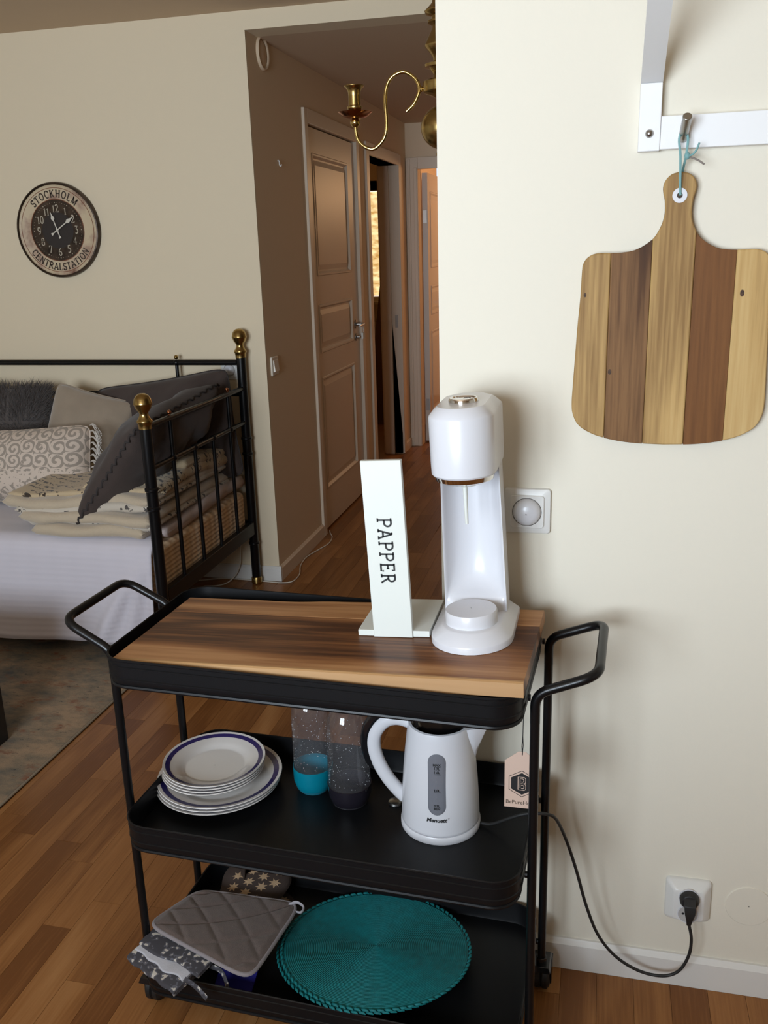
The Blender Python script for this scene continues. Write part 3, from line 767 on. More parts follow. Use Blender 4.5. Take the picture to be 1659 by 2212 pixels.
bottle('clear soda bottle with a teal base cup beside the plates', (-.540, -.095, MZ+.0004), .0405, M['teal'], .054, .26, 1)
bottle('clear soda bottle with a black base between teal bottle and kettle', (-.4545, -.128, MZ+.0004), .0435, M['smoke'], .045, .26, 2)

# kettle and its power base
KX, KY = -.268, -.156
kb = thing('kettle_base', 'white kettle power base with black cord plugged into the wall socket', 'kettle base', (KX, KY, MZ))
obj('base_plate', MB().lathe([(.001,0), (.0745,0), (.0755,.003), (.0755,.011), (.0735,.0145), (.001,.0145)], 48), P('grey_white', (.70, .70, .73), .3), kb)
Kc = Vector((KX, KY, MZ))
cp = [(.075, .0, .006), (.098, -.008, .012), (.130, -.020, .036), (.155, -.026, .0520), (.175, -.026, .0570), (.197, -.020, .0545), (.215, -.004, .036)]
cp = [Vector(p)+Kc for p in cp]
cp += [Vector(p) for p in ((-.0352, -.112, .3923), (-.0134, -.09, .3075), (.0077, -.075, .2179), (.0337, -.062, .1397), (.0704, -.055, .0873), (.1174, -.05, .056), (.1627, -.05, .0519), (.193, -.05, .0691), (.210, -.05, .1085), (.2130, -.05, .1496), (.2065, -.048, .184))]
obj('cord', MB().tube([p-Kc for p in smooth_path(cp, 6)], .0031, 10), M['rubber'], kb, smooth=60)
pg = MB().lathe([(.001,.0282), (.0185,.0282), (.0185,.036), (.015,.042), (.001,.043)], 24, (.206-KX, -KY, .227-MZ), M=MY)
pg.loft([[(.206-KX+a*w_, y-KY, z-MZ) for a in (-1, 1)]+[(.206-KX+a*w_, y2-KY, z-MZ) for a in (1, -1)] for w_, y, y2, z in ((.012,-.041,-.034,.238), (.011,-.055,-.037,.228), (.0095,-.058,-.039,.212), (.006,-.055,-.041,.196), (.004,-.052,-.044,.182))])
obj('plug', pg, M['rubber'], kb, bevel=.001)

kt = thing('electric_kettle', 'white electric kettle with grey water gauge on the middle tray', 'kettle', (KX, KY, MZ+.015))
def kr(z):  # body radius over height
    s = z/.195
    return .0735-.0035*s-.0115*s*s
prof = [(.001,.0003), (.072,.0003), (.0738,.003)]+[(kr(z), z) for z in [.006+.19*i/14 for i in range(15)]]
prof += [(kr(.196)-.001, .199), (kr(.196)-.005, .2), (kr(.196)-.0065, .197), (kr(.19)-.008, .186), (.001, .185)]
obj('body', MB().lathe(prof, 64), M['white'], kt, smooth=50)
obj('lid', MB().lathe([(.001,.193), (.030,.193), (.044,.191), (.0485,.187), (.0485,.1855), (.001,.1855)], 40), M['blackgloss'], kt)
# spout on the right
b = MB(); rings = []
for z, ln, hw in ((.128,.001,.004), (.150,.010,.013), (.175,.022,.020), (.197,.034,.023)):
    r = kr(z)
    rings.append([(r*.97+ln, 0, z+.002*(ln/.034)), (r*.985+ln*.45, hw*.62, z), (r*.93, hw, z), (r*.80, hw*1.0, z), (r*.80, -hw*1.0, z), (r*.93, -hw, z), (r*.985+ln*.45, -hw*.62, z)])
b.loft(rings)
obj('spout', b, M['white'], kt, smooth=60)
# handle on the left: white inner band, black outer grip
hp = [(-.050,0,.190), (-.078,0,.196), (-.103,0,.188), (-.122,0,.164), (-.127,0,.136), (-.120,0,.104), (-.104,0,.072), (-.085,0,.047), (-.068,0,.030)]
hs = smooth_path(hp, 5)
h = obj('handle', MB().tube(hs, .0118, 14, flat=1.15, upv=(0,1,0)), M['white'], kt, smooth=60)
gp = [(-.052,0,.203), (-.080,0,.211), (-.114,0,.202), (-.136,0,.172), (-.1415,0,.136), (-.134,0,.102), (-.120,0,.078)]
obj('grip', MB().tube(smooth_path(gp, 5), [.0085]*25+[.0085,.008,.007,.005,.003,.001], 12, flat=1.3, upv=(0,1,0)), M['blackgloss'], h, smooth=60)
obj('switch_lever', MB().loft([[(-.092+a, c, .2105-z) for a, c, z in ((-.016,-.010,.003),(.016,-.010,-.003),(.016,.010,-.003),(-.016,.010,.003))], [(-.092+a, c, .2185-z) for a, c, z in ((-.014,-.008,.003),(.016,-.008,-.004),(.016,.008,-.004),(-.014,.008,.003))]]), M['white'], h, bevel=.002)
def kmap(off):  # wrap (u,z) round the front of the body
    A0 = math.radians(-90+5)
    def f(u, z):
        r = kr(z)+off; a = A0+u/kr(z)
        return (r*math.cos(a), r*math.sin(a), z)
    return f
zb, zt_, hw = .047, .166, .0165
b = MB(); ring = []
st = arc2(0, zt_-hw, hw, hw, 0, 180, 12)+arc2(0, zb+hw, hw, hw, 180, 360, 12)
rg0 = [kmap(.0008)(u*.001, (zb+zt_)/2+(z-(zb+zt_)/2)*.8) for u, z in st]
rings = [[kmap(.0011)(u*k, (z-(zb+zt_)/2)*(1 if k > .01 else .75)+(zb+zt_)/2) for u, z in st] for k in (.001, .5, .93)]
rings.append([kmap(.0002)(u, z) for u, z in st])
b.loft(rings, False, False)
gm, n, l, bs = nt('grey_gauge')
bs.inputs['Base Color'].default_value = (.17, .175, .20, 1); bs.inputs['Roughness'].default_value = .2
gg = obj('water_gauge', b, gm, kt, smooth=60)
b = MB()
for s, z in (('MAX', .1435), ('1.7L', .1365), ('1.6L', .1295), ('1.0L', .0945), ('0.5L', .0640), ('MIN', .0580)):
    vs, fs = text2d(s, .0064, 0, .00018)
    obj('gauge_numeral', MB().add([kmap(.0016)(x, z+y) for x, y in vs], fs), M['ink'], gg, smooth=0)
for z in (.1415, .1275, .0925, .0625):
    obj('gauge_line', MB().ribbon([(-.005, z), (0, z), (.007, z)], .0006, kmap(.0016)), M['ink'], gg, smooth=0)
b = MB(); vs, fs = text2d('Menuett', .0110, .22, .00042)
b.add([kmap(.0004)(x-.001, .0325+y) for x, y in vs], fs)
for pl in arc2(.0215, .0395, .0012, .0012, 0, 360, 10),:
    b.ribbon(pl, .0004, kmap(.0004))
obj('lettering', b, M['ink'], kt, smooth=0)

# small metal pastry item behind the kettle handle
b = MB().lathe([(.001,.003), (.010,.002), (.0135,0), (.0145,.002), (.0135,.006), (.010,.0085), (.001,.009)], 20, (-.365, -.118, MZ+.0004))
tag(obj('metal_tea_ball', b, M['steel']), 'small metal strainer lying behind the kettle handle', 'strainer')

# hang tag
tg = thing('hang_tag', 'tan card tag with black hexagon logo hanging under the top tray', 'tag', (-.1075, -.262, 0))
cx = lambda x: x
poly = [(-.0295,.551), (.0275,.551), (.0275,.641), (.006,.660), (-.006,.660), (-.0295,.641)]
obj('card', MB().prism(poly, lambda a, c: (a, -.0003, c), lambda a, c: (a, .0003, c)), M['card'], tg, smooth=0)
b = MB()
def hexp(r, cx=0, cz=.5985): return [(cx+r*math.sin(math.radians(60*i)), cz+r*math.cos(math.radians(60*i))) for i in range(6)]
f = lambda a, c: (a, -.0006, c)
b.ribbon(hexp(.0252, .000), .0011, f, closed=True)
hx = hexp(.0212); b.add([f(*p) for p in hx], [tuple(range(6))])
obj('hexagon_logo', b, M['ink'], tg, smooth=0)
b = MB(); f2 = lambda a, c: (a, -.0008, c)
for pl in ([(-.0065,.5875),(-.0065,.6115),(.004,.6115),(.0065,.609),(.0065,.6015),(.004,.599),(-.0015,.599)], [(-.0065,.5865),(.004,.5865),(.0068,.5885),(.0068,.5965),(.0048,.5985)], [(-.003,.5905),(-.003,.6083),(.002,.6083),(.0033,.6070),(.0033,.6035),(.002,.6022),(-.001,.6022)], [(-.001,.5898),(.0022,.5898),(.0036,.591),(.0036,.5945),(.0022,.5958),(-.001,.5958)]):
    b.ribbon(pl, .0011, f2)
obj('monogram', b, M['card'], tg, smooth=0)
b = MB(); vs, fs = text2d('BePureHome', .0100, 0, .00008)
b.add([(x, -.0006, .5585+y) for x, y in vs], fs)
obj('lettering', b, P('brown_ink', (.10, .07, .05), .7), tg, smooth=0)
obj('string', MB().tube([(0, -.001, .654), (.0012, 0, .672), (.0005, 0, .690), (.001, 0, .757)], .0007, 6).tube([(0, .001, .654), (-.001, 0, .670), (.0005, 0, .690)], .0007, 6), M['ink'], tg)

# ------------------------------------------------------------------ bottom tray
BZ = .150-.0475
tealm = P('teal_weave', (.0, .17, .185), .62, var=.18, vscale=60, bump=.25, bscale=500)
def placemat(label, M4, seed):
    t = thing('placemat', label, 'placemat', M=M4, group='round teal placemats')
    prof = [(.0005,.0015)]
    r = .0035
    while r < .182:
        prof += [(r-.0012,.0012), (r,.0024), (r+.0012,.0012)]; r += .0036
    prof += [(.184,.0010), (.184,-.0012), (.001,-.0012)]
    obj('woven_disc', MB().lathe(prof, 72), tealm, t, smooth=60)
    b = MB(); nb = 84
    for k in range(nb):
        a = 2*PI*(k+.5*seed)/nb
        p = Vector((.1875*math.cos(a), .1875*math.sin(a), .0004)); d = Vector((-math.sin(a), math.cos(a), 0)); e = Vector((math.cos(a), math.sin(a), 0))
        b.tube([p-d*.007-e*.003, p-d*.003+e*.0005+Vector((0,0,.0016)), p+d*.003+e*.001+Vector((0,0,.0012)), p+d*.007+e*.003], [.001,.0028,.0028,.001], 6)
    obj('braided_edge', b, tealm, t, smooth=60)
MT = math.radians(-8.2)
for k, lb in enumerate(('lower round teal woven placemat, propped on the bottom tray rim', 'upper round teal woven placemat on the bottom tray')):
    placemat(lb, Matrix.Translation((-.398-.008*(1-k), -.183+.001*k, .1335+.0062*k)) @ Matrix.Rotation(MT, 4, 'X') @ Matrix.Rotation(.4*k, 4, 'Z'), k)

# quilted pot holder
greyq = P('grey_quilt', (.125, .090, .076), .9, bump=.5, bscale=700, var=.12, vscale=90, sheen=.3)
greyp = P('grey_piping', (.27, .24, .25), .9, bump=.4, bscale=500, sheen=.3)
cor = [Vector((-.846, -.272, .190)), Vector((-.598, -.352, .176)), Vector((-.576, -.122, .162)), Vector((-.800, -.132, .168))]
def bil(u, v): return (1-u)*(1-v)*cor[0]+u*(1-v)*cor[1]+u*v*cor[2]+(1-u)*v*cor[3]
def sq(u, v, r=.13):  # unit square to rounded square
    x, y = 2*u-1, 2*v-1; m_ = max(abs(x), abs(y))
    if m_ < 1e-6: return .5, .5
    k = 1/((abs(x/m_)**8+abs(y/m_)**8)**.125)
    k = 1+(k-1)*m_**3
    return k*x*.5+.5, k*y*.5+.5
def quilt(top):
    def f(u, v):
        a, c = sq(u, v)
        p = bil(a, c)
        e = min(u, 1-u, v, 1-v)
        q1 = ((u+v)*2.5) % 1; q2 = ((u-v)*2.5) % 1
        g = min(q1, 1-q1, q2, 1-q2)
        z = .0045*min(1, (g/.18))**.5 if g > 0 else 0
        z *= min(1, e/.05)
        return p+Vector((0, 0, (.004+z) if top else -.003))
    return f
t = thing('pot_holder', 'grey quilted square pot holder lying on patterned cloths', 'pot holder')
obj('quilted_pad', MB().grid(quilt(True), 90, 90).grid(quilt(False), 12, 12), greyq, t, smooth=80)
edge = [sq(k/24, 0) for k in range(24)]+[sq(1, k/24) for k in range(24)]+[sq(1-k/24, 1) for k in range(24)]+[sq(0, 1-k/24) for k in range(24)]
obj('piping', MB().tube([bil(*e)+Vector((0,0,.001)) for e in edge], .0042, 8, closed=True), greyp, t, smooth=80)
c0 = bil(*sq(1, 1))
obj('hanging_loop', MB().tube(smooth_path([c0+Vector((-.012,-.004,.003)), c0+Vector((.004,.004,.008)), c0+Vector((.022,-.004,.006)), c0+Vector((.020,-.016,.002)), c0+Vector((.004,-.014,.001))], 5), .0042, 8, flat=.5), P('loop_grey', (.42, .40, .43), .8), t, smooth=60)

# oven mitts with pale flower print
mittm = P('mitt_brown', (.062, .044, .038), .9, bump=.3, bscale=500)
starm = P('mitt_print', (.52, .37, .23), .9)
def mitt(label, outline, c, M4, th, seed):
    t = thing('oven_mitt', label, 'oven mitt', M=M4, group='flower print oven mitts')
    P2 = [(p.x, p.y) for p in smooth_path([(*q, 0) for q in outline+[outline[0]]], 5)][:-1]
    rings = []
    for s in [0, .25, .45, .62, .76, .87, .94, .98, 1.0]:
        rings.append([((1-s)*c[0]+s*x, (1-s)*c[1]+s*y, th*math.sqrt(max(0, 1-s**2.6))) for x, y in P2])
    b = MB().loft([[(x, y, 0) for x, y, z in rings[0]]]+[[(x, y, -.25*z) for x, y, z in r] for r in rings[1:-1]], False, False)
    b2 = MB().loft(rings, False, False)
    b2.add([(x, y, -.0005) for x, y, z in rings[-1]], [tuple(range(len(P2)))])
    obj('mitt_body', b2, mittm, t, smooth=80)
    rg = random.Random(seed)
    def hz(x, y):
        # height over the inflated outline
        best = 9; ang = math.atan2(y-c[1], x-c[0]); rr_ = math.hypot(x-c[0], y-c[1])
        R = 0
        for i in range(len(P2)):
            a = math.atan2(P2[i][1]-c[1], P2[i][0]-c[0])
            dd = abs((a-ang+PI) % (2*PI)-PI)
            if dd < best: best = dd; R = math.hypot(P2[i][0]-c[0], P2[i][1]-c[1])
        s = rr_/R
        return th*math.sqrt(max(0, 1-s**2.6)) if s < .97 else None
    for gx in range(-5, 6):
        for gy in range(-6, 7):
            x0 = gx*.034+(.017 if gy % 2 else 0)+rg.uniform(-.003,.003); y0 = gy*.030+rg.uniform(-.003,.003); a0 = rg.random()*6
            pts = []
            ok = True
            for k in range(14):
                R = .0145 if k % 2 == 0 else .0068
                x, y = x0+R*math.cos(a0+k*PI/7), y0+R*math.sin(a0+k*PI/7)
                z = hz(x, y)
                if z is None: ok = False; break
                pts.append((x, y, z+.0006))
            if ok:
                zc = hz(x0, y0)
                b = MB().add(pts+[(x0, y0, zc+.0008)], [(k, (k+1) % 14, 14) for k in range(14)])
                obj('flower_print', b, starm, t, smooth=0)
mo = [(-.055,-.13), (.055,-.13), (.062,-.03), (.060,.05), (.042,.10), (.0,.118), (-.042,.10), (-.055,.055), (-.075,.075), (-.098,.072), (-.105,.050), (-.095,.020), (-.062,-.03)]
mitt('brown flower print oven mitt with thumb sticking out behind the pot holder', mo, (-.005, 0), Matrix.Translation((-.712, -.092, .126)) @ Matrix.Rotation(math.radians(-24), 4, 'Z') @ Matrix.Rotation(math.radians(5), 4, 'X'), .020, 3)
mitt('lower oven mitt peeking out right under the flower print mitt', [(-x, y) for x, y in mo], (.005, 0), Matrix.Translation((-.690, -.135, .104)) @ Matrix.Rotation(math.radians(-24), 4, 'Z'), .016, 4)

# folded patterned cloths hanging over the tray rim
mt, n, l, bs = nt('camo_cloth')
tc = n.new('ShaderNodeTexCoord'); vo = n.new('ShaderNodeTexNoise'); vo.inputs['Scale'].default_value = 85; vo.inputs['Detail'].default_value = 1.5
l.new(tc.outputs['Object'], vo.inputs['Vector']); cr = n.new('ShaderNodeValToRGB'); cr.color_ramp.interpolation = 'CONSTANT'
e = cr.color_ramp.elements; e[0].position = 0; e[0].color = (.055, .052, .06, 1); e[1].position = .60; e[1].color = (.50, .46, .40, 1); q = e.new(.52); q.color = (.11, .11, .13, 1); q = e.new(.47); q.color = (.055, .052, .06, 1)
l.new(vo.outputs['Fac'], cr.inputs[0]); l.new(cr.outputs[0], bs.inputs['Base Color']); bs.inputs['Roughness'].default_value = .9
M['camo'] = mt
M['whitecloth'] = P('white_cloth', (.50, .50, .54), .9, bump=.3, bscale=300)
def folded(name, label, p0, p1, depth, z, th, mt, edge_mt=None, seed=0, layers=2, droop=.0):
    """cloth folded double: fold towards the camera side from p0 to p1"""
    a = Vector((*p0, 0)); b_ = Vector((*p1, 0)); d = (b_-a); L = d.length; d.normalize(); nrm = Vector((-d.y, d.x, 0))
    sec = arc2(0, 0, th/2, th/2, 90, 270, 8)
    ring2 = [(depth, th/2)]+[(depth*k/4, th/2) for k in (3, 2, 1)]+[(x, y) for x, y in sec]+[(depth*k/4, -th/2) for k in (1, 2, 3)]+[(depth, -th/2)]
    rings = []
    N = 26
    for k in range(N+1):
        s = k/N
        wob = noise.noise((s*4+seed, seed*3.1, 0))
        w2 = noise.noise((s*7+seed, 5, seed))
        rings.append([a+d*(L*s)+nrm*(x+.006*wob)+Vector((0,0,z+y*(1+.35*w2)+.004*wob-droop*max(0, 1-x/.05)**2)) for x, y in ring2])
    o = obj(name, MB().loft(rings), mt, None, smooth=70)
    return tag(o, label, 'cloth')
folded('folded_cloth', 'lowest grey and white patterned cloth hanging over the cart corner', (-.868, -.318), (-.735, -.386), .07, .1575, .010, M['camo'], seed=1, droop=.006)
folded('folded_cloth', 'white folded cloth sandwiched between the patterned cloths', (-.856, -.308), (-.728, -.366), .07, .1655, .005, M['whitecloth'], seed=2, droop=.003)
folded('folded_cloth', 'grey and white patterned cloth under the pot holder', (-.852, -.296), (-.700, -.352), .055, .1725, .008, M['camo'], seed=3, droop=.004)
t = thing('apron_strap', 'grey patterned strap loops trailing from the folded cloths', 'strap')
obj('strap', MB().tube(smooth_path([(-.722, -.368, .170), (-.705, -.372, .166), (-.688, -.377, .158), (-.672, -.384, .150)], 5), .0068, 8, flat=.4), M['camo'], t, smooth=60)
obj('strap', MB().tube(smooth_path([(-.700, -.315, .158), (-.672, -.318, .152), (-.655, -.332, .135), (-.650, -.340, .112)], 5), .0062, 8, flat=.4), M['camo'], t, smooth=60)
b = MB().grid(lambda u, v: (-.690+.075*u, -.322+.07*v, .112+.020*v+.006*math.sin(5*u+2*v)), 10, 10)
b.grid(lambda u, v: (-.690+.075*u, -.322+.07*v, .108+.018*v+.004*math.sin(5*u+2*v)), 10, 10)
tag(obj('blue_cloth', b, P('blue_cloth', (.008, .006, .16), .8), None), 'deep blue cloth corner peeking out under the pot holder', 'cloth')

# ------------------------------------------------------------------ rug and dark table
mt, n, l, bs = nt('faded_rug')
tc = n.new('ShaderNodeTexCoord')
def nznode(sc, det, stretch=None, rough=.6):
    q = n.new('ShaderNodeTexNoise'); q.inputs['Scale'].default_value = sc; q.inputs['Detail'].default_value = det; q.inputs['Roughness'].default_value = rough
    if stretch:
        mpn = n.new('ShaderNodeMapping'); mpn.inputs['Scale'].default_value = stretch; l.new(tc.outputs['Object'], mpn.inputs[0]); l.new(mpn.outputs[0], q.inputs['Vector'])
    else: l.new(tc.outputs['Object'], q.inputs['Vector'])
    return q
n1 = nznode(5, 6, (1, 1.6, 1), .7); cr = n.new('ShaderNodeValToRGB'); e = cr.color_ramp.elements
e[0].position = .33; e[0].color = (.10, .105, .10, 1); e[1].position = .64; e[1].color = (.42, .29, .18, 1); q = e.new(.5); q.color = (.26, .205, .14, 1)
l.new(n1.outputs['Fac'], cr.inputs[0])
n2 = nznode(9, 4, (1.2, 2, 1), .7); cr2 = n.new('ShaderNodeValToRGB'); cr2.color_ramp.elements[0].position = .56; cr2.color_ramp.elements[1].position = .70
l.new(n2.outputs['Fac'], cr2.inputs[0]); mx = n.new('ShaderNodeMix'); mx.data_type = 'RGBA'; l.new(cr2.outputs[0], mx.inputs['Factor']); l.new(cr.outputs[0], mx.inputs['A']); mx.inputs['B'].default_value = (.26, .11, .06, 1)
n3 = nznode(26, 5, (1, 2.4, 1), .8); cr3 = n.new('ShaderNodeValToRGB'); cr3.color_ramp.elements[0].position = .60; cr3.color_ramp.elements[1].position = .68
l.new(n3.outputs['Fac'], cr3.inputs[0]); mx2 = n.new('ShaderNodeMix'); mx2.data_type = 'RGBA'; l.new(cr3.outputs[0], mx2.inputs['Factor']); l.new(mx.outputs['Result'], mx2.inputs['A']); mx2.inputs['B'].default_value = (.055, .055, .055, 1)
l.new(mx2.outputs['Result'], bs.inputs['Base Color']); bs.inputs['Roughness'].default_value = .95
n4 = nznode(420, 2); bp = n.new('ShaderNodeBump'); bp.inputs['Strength'].default_value = .5; bp.inputs['Distance'].default_value = .002; l.new(n4.outputs['Fac'], bp.inputs['Height']); l.new(bp.outputs[0], bs.inputs['Normal'])
rugm = mt
rug = thing('area_rug', 'faded vintage style rug in grey, beige and rust under the daybed', 'rug')
obj('pile', MB().box(-4.1, -1.608, -.9, 1.98, .0005, .008), rugm, rug, bevel=.003)
obj('edge_binding', MB().tube([(-1.6055, -.9, .0045), (-1.6055, 1.98, .0045)], .0038, 8), P('rug_binding', (.30, .25, .18), .9), rug)
t = thing('coffee_table', 'black wooden coffee table, its leg just visible at the left picture edge', 'table', (-2.2, .30, .0085))
dk = P('black_wood', (.012, .010, .010), .4, bump=.1, bscale=60)
for sx in (-1, 1):
    for sy in (-1, 1):
        x, y = sx*.34, sy*.24
        obj('leg', MB().box(x-.055, x+.055, y-.055, y+.055, 0, .36), dk, t, bevel=.004)
obj('table_top', MB().box(-.40, .40, -.30, .30, .3605, .40), dk, t, bevel=.004)

# ------------------------------------------------------------------ daybed
BX, YF, YB = -1.53, 1.176, 2.072
bed = thing('daybed', 'black iron daybed with brass ball finials along the clock wall', 'bed', (BX, 1.62, 0))
bed_inv = Vector((BX, 1.62, 0))
def L(p): return Vector(p)-bed_inv
def finial(z):
    return [(.001,z+.123), (.012,z+.1215), (.022,z+.115), (.029,z+.104), (.0315,z+.092), (.0325,z+.089), (.0325,z+.086), (.0305,z+.083), (.027,z+.072), (.019,z+.061), (.0155,z+.055), (.0165,z+.046), (.021,z+.036), (.0265,z+.030), (.0275,z+.027), (.0275,z+.023), (.024,z+.018), (.0225,z+.008), (.0225,z), (.001,z)]
def post(x, y, ztop):
    p = obj('post', MB().lathe([(.001,.032), (.0165,.032), (.0205,.04), (.0205,ztop), (.001,ztop)], 20, L((x, y, 0))), M['tubeblack'], bed, smooth=50)
    for z in (.20, .62, .69):
        if z < ztop-.1: obj('collar', MB().lathe([(.0205,z-.008), (.0245,z-.004), (.0245,z+.004), (.0205,z+.008)], 20, L((x, y, 0))), M['tubeblack'], p)
    obj('finial', MB().lathe(finial(ztop), 24, L((x, y, 0))), M['brass'], p, smooth=60)
    obj('foot', MB().lathe([(.001,0), (.018,0), (.024,.006), (.0245,.03), (.021,.036), (.001,.036)], 20, L((x, y, .0085 if x < -1.6 else 0))), M['brass'], p)
LX = -3.52
for x in (BX, LX):
    post(x, YF, .907); post(x, YB, 1.046)
    obj('end_rail', MB().tube([L((x, YF+.02, .912)), L((x, YB-.02, .912))], .0105, 12), M['tubeblack'], bed, smooth=60)
    obj('end_rail', MB().tube([L((x, YF+.02, .762)), L((x, YB-.02, .762))], .0095, 12), M['tubeblack'], bed, smooth=60)
    obj('end_beam', MB().box(x-BX-.014, x-BX+.014, YF+.019-1.62, YB-.019-1.62, .246, .306), M['black'], bed, bevel=.003)
    for k, y in enumerate((1.362, 1.546, 1.722, 1.898)):
        up_ = .912 if k in (0, 3) else .762
        br = obj('bar', MB().tube([L((x, y, .306)), L((x, y, up_))], .0078, 10), M['tubeblack'], bed, smooth=60)
        obj('cross_collar', MB().ball(L((x, y, .762)), .0155, 12, 8, .8), M['tubeblack'], br)
        if k in (0, 3): obj('knob', MB().ball(L((x, y, .932)), .0085, 12, 8).tube([L((x, y, .915)), L((x, y, .928))], .005, 8), M['copper'], br)
obj('back_rail', MB().tube([L((BX-.02, YB, 1.024)), L((LX+.02, YB, 1.024))], .0125, 12), M['tubeblack'], bed, smooth=60)
obj('back_rail', MB().tube([L((BX-.02, YB, .886)), L((LX+.02, YB, .886))], .0105, 12), M['tubeblack'], bed, smooth=60)
for x in (-1.835, -2.78, -3.20):
    br = obj('bar', MB().tube([L((x, YB, .306)), L((x, YB, 1.024))], .008, 10), M['tubeblack'], bed, smooth=60)
    obj('cross_collar', MB().ball(L((x, YB, 1.024)), .017, 12, 8, .8), M['tubeblack'], br)
    obj('knob', MB().ball(L((x, YB, 1.048)), .0095, 12, 8), M['brass'], br)
for y in (YF+.075, YB): obj('side_beam', MB().box(LX-BX+.02, -.02, y-1.62-.012, y-1.62+.012, .246, .306), M['black'], bed)

def waffle(name, c, sc=70, strength=.6, var=.06, squash=(1,1,1)):
    mt, n, l, b = nt(name)
    b.inputs['Roughness'].default_value = .95; b.inputs['Sheen Weight'].default_value = .2
    tc = n.new('ShaderNodeTexCoord'); mp = n.new('ShaderNodeMapping'); mp.inputs['Scale'].default_value = squash; l.new(tc.outputs['Object'], mp.inputs[0])
    hs_ = []
    for ax in ('X', 'Y', 'Z'):
        wv = n.new('ShaderNodeTexWave'); wv.wave_type = 'BANDS'; wv.bands_direction = ax; wv.inputs['Scale'].default_value = sc; wv.inputs['Distortion'].default_value = .6; wv.inputs['Detail Scale'].default_value = 3
        l.new(mp.outputs[0], wv.inputs['Vector']); hs_.append(wv)
    a = n.new('ShaderNodeMath'); a.operation = 'ADD'; l.new(hs_[0].outputs['Fac'], a.inputs[0]); l.new(hs_[2].outputs['Fac'], a.inputs[1])
    a2 = n.new('ShaderNodeMath'); a2.operation = 'ADD'; l.new(a.outputs[0], a2.inputs[0]); l.new(hs_[1].outputs['Fac'], a2.inputs[1])
    bp = n.new('ShaderNodeBump'); bp.inputs['Strength'].default_value = strength; bp.inputs['Distance'].default_value = .004
    l.new(a2.outputs[0], bp.inputs['Height']); l.new(bp.outputs[0], b.inputs['Normal'])
    cr = n.new('ShaderNodeValToRGB'); cr.color_ramp.elements[0].position = .8; cr.color_ramp.elements[1].position = 2.2/3
    cr.color_ramp.elements[0].color = (*[q*(1+var) for q in c], 1); cr.color_ramp.elements[1].color = (*[q*(1-var) for q in c], 1)
    mu = n.new('ShaderNodeMath'); mu.operation = 'MULTIPLY'; mu.inputs[1].default_value = .34; l.new(a2.outputs[0], mu.inputs[0])
    cr.color_ramp.elements[0].position = .2; cr.color_ramp.elements[1].position = .8
    cr.color_ramp.elements[0].color = (*[q*(1-var) for q in c], 1); cr.color_ramp.elements[1].color = (*[q*(1+var) for q in c], 1)
    l.new(mu.outputs[0], cr.inputs[0]); l.new(cr.outputs[0], b.inputs['Base Color'])
    return mt
lilac = waffle('lilac_cover', (.62, .585, .635), 14, .16, .012, (.25, .25, 1))
bouncew = waffle('bounce_tinted_waffle', (.80, .57, .35), 11, .9, .14, (.6, .6, 1.6))  # warm floor bounce on the cover painted in as a separate tan
mm = obj('mattress', MB().box(LX+.03, -1.548, YF+.050, YB-.03, .262, .452), bouncew, None, bevel=.02, seg=3)
tag(mm, 'waffle-covered mattress, tan with painted warm bounce, behind the daybed end bars', 'mattress')
# lilac cover: top and front drop with a wavy hem
def cover(u, v):
    x = LX+.04+(-1.572-LX-.04)*u
    s = v*1.24
    wv = .010*math.sin(9*x)+.012*noise.noise((x*2.2, 3, 0))
    nearpost = max(0, 1-abs(x+1.60)/.28)
    if s < .76: p = [x, YB-.05-s, .478+.006*noise.noise((x*5, s*5, 0))]
    elif s < .86:
        a = (s-.76)/.10*PI/2; p = [x, YB-.05-.76-.064*math.sin(a)+.0, .478-.064*(1-math.cos(a))]
    else:
        d = s-.86; k = d/.38
        p = [x, YB-.05-.824-.030*k+wv*k*1.6-.012*noise.noise((x*4, d*5, 2))*k + .055*nearpost*k*math.sin(26*x)*.6, .414-d*.87+.012*nearpost*k]
        for xa, xb, am, sg in ((-1.615, -1.80, .030, .030), (-1.60, -1.68, .026, .022)):
            xl = xa+(xb-xa)*k; p[1] -= am*math.exp(-((x-xl)/sg)**2)*min(1, k*3)
    return Vector(p)
cv = MB().grid(cover, 150, 60)
cvo = obj('bed_cover', cv, lilac, None, smooth=80)
tag(cvo, 'lilac white ribbed bed cover draped over the front of the daybed', 'bed cover')
sol = cvo.modifiers.new('thickness', 'SOLIDIFY'); sol.thickness = .006; sol.offset = 1

# ------------------------------------------------------------------ folded throws on the bed
def slab(mb, x0, x1, y0, y1, z, th, seed, lift=lambda x, y: 0, wav=.010, nx=34):
    """soft folded layer: rounded at the front (y0) and at both ends"""
    sec = [(y1, th/2)]+[(y0+(y1-y0)*k/8, th/2) for k in range(7, 0, -1)]+[(y0+a, b) for a, b in arc2(th/2, 0, th/2, th/2, 90, 270, 6)]+[(y0+(y1-y0)*k/8, -th/2) for k in range(1, 8)]+[(y1, -th/2)]
    rings = []
    for k in range(nx+1):
        s = k/nx; x = x0+(x1-x0)*s
        e = min(1, min(s, 1-s)/.03); e = math.sqrt(max(0.05, 1-(1-e)**2))
        ring = []
        for y, h in sec:
            wob = noise.noise((x*7+seed, seed*1.7, y*2)); w2 = noise.noise((x*11, seed*2.3+4, y*3))
            ring.append((x+.006*w2*(1 if 0 < k < nx else 2), y+wav*wob*(1 if y < y1-.01 else 0), z+h*e*(1+.35*w2)+lift(x, y)+.003*wob+.011*noise.noise((x*5.5, y*2.5, 0))))
        rings.append(ring)
    return mb.loft(rings)
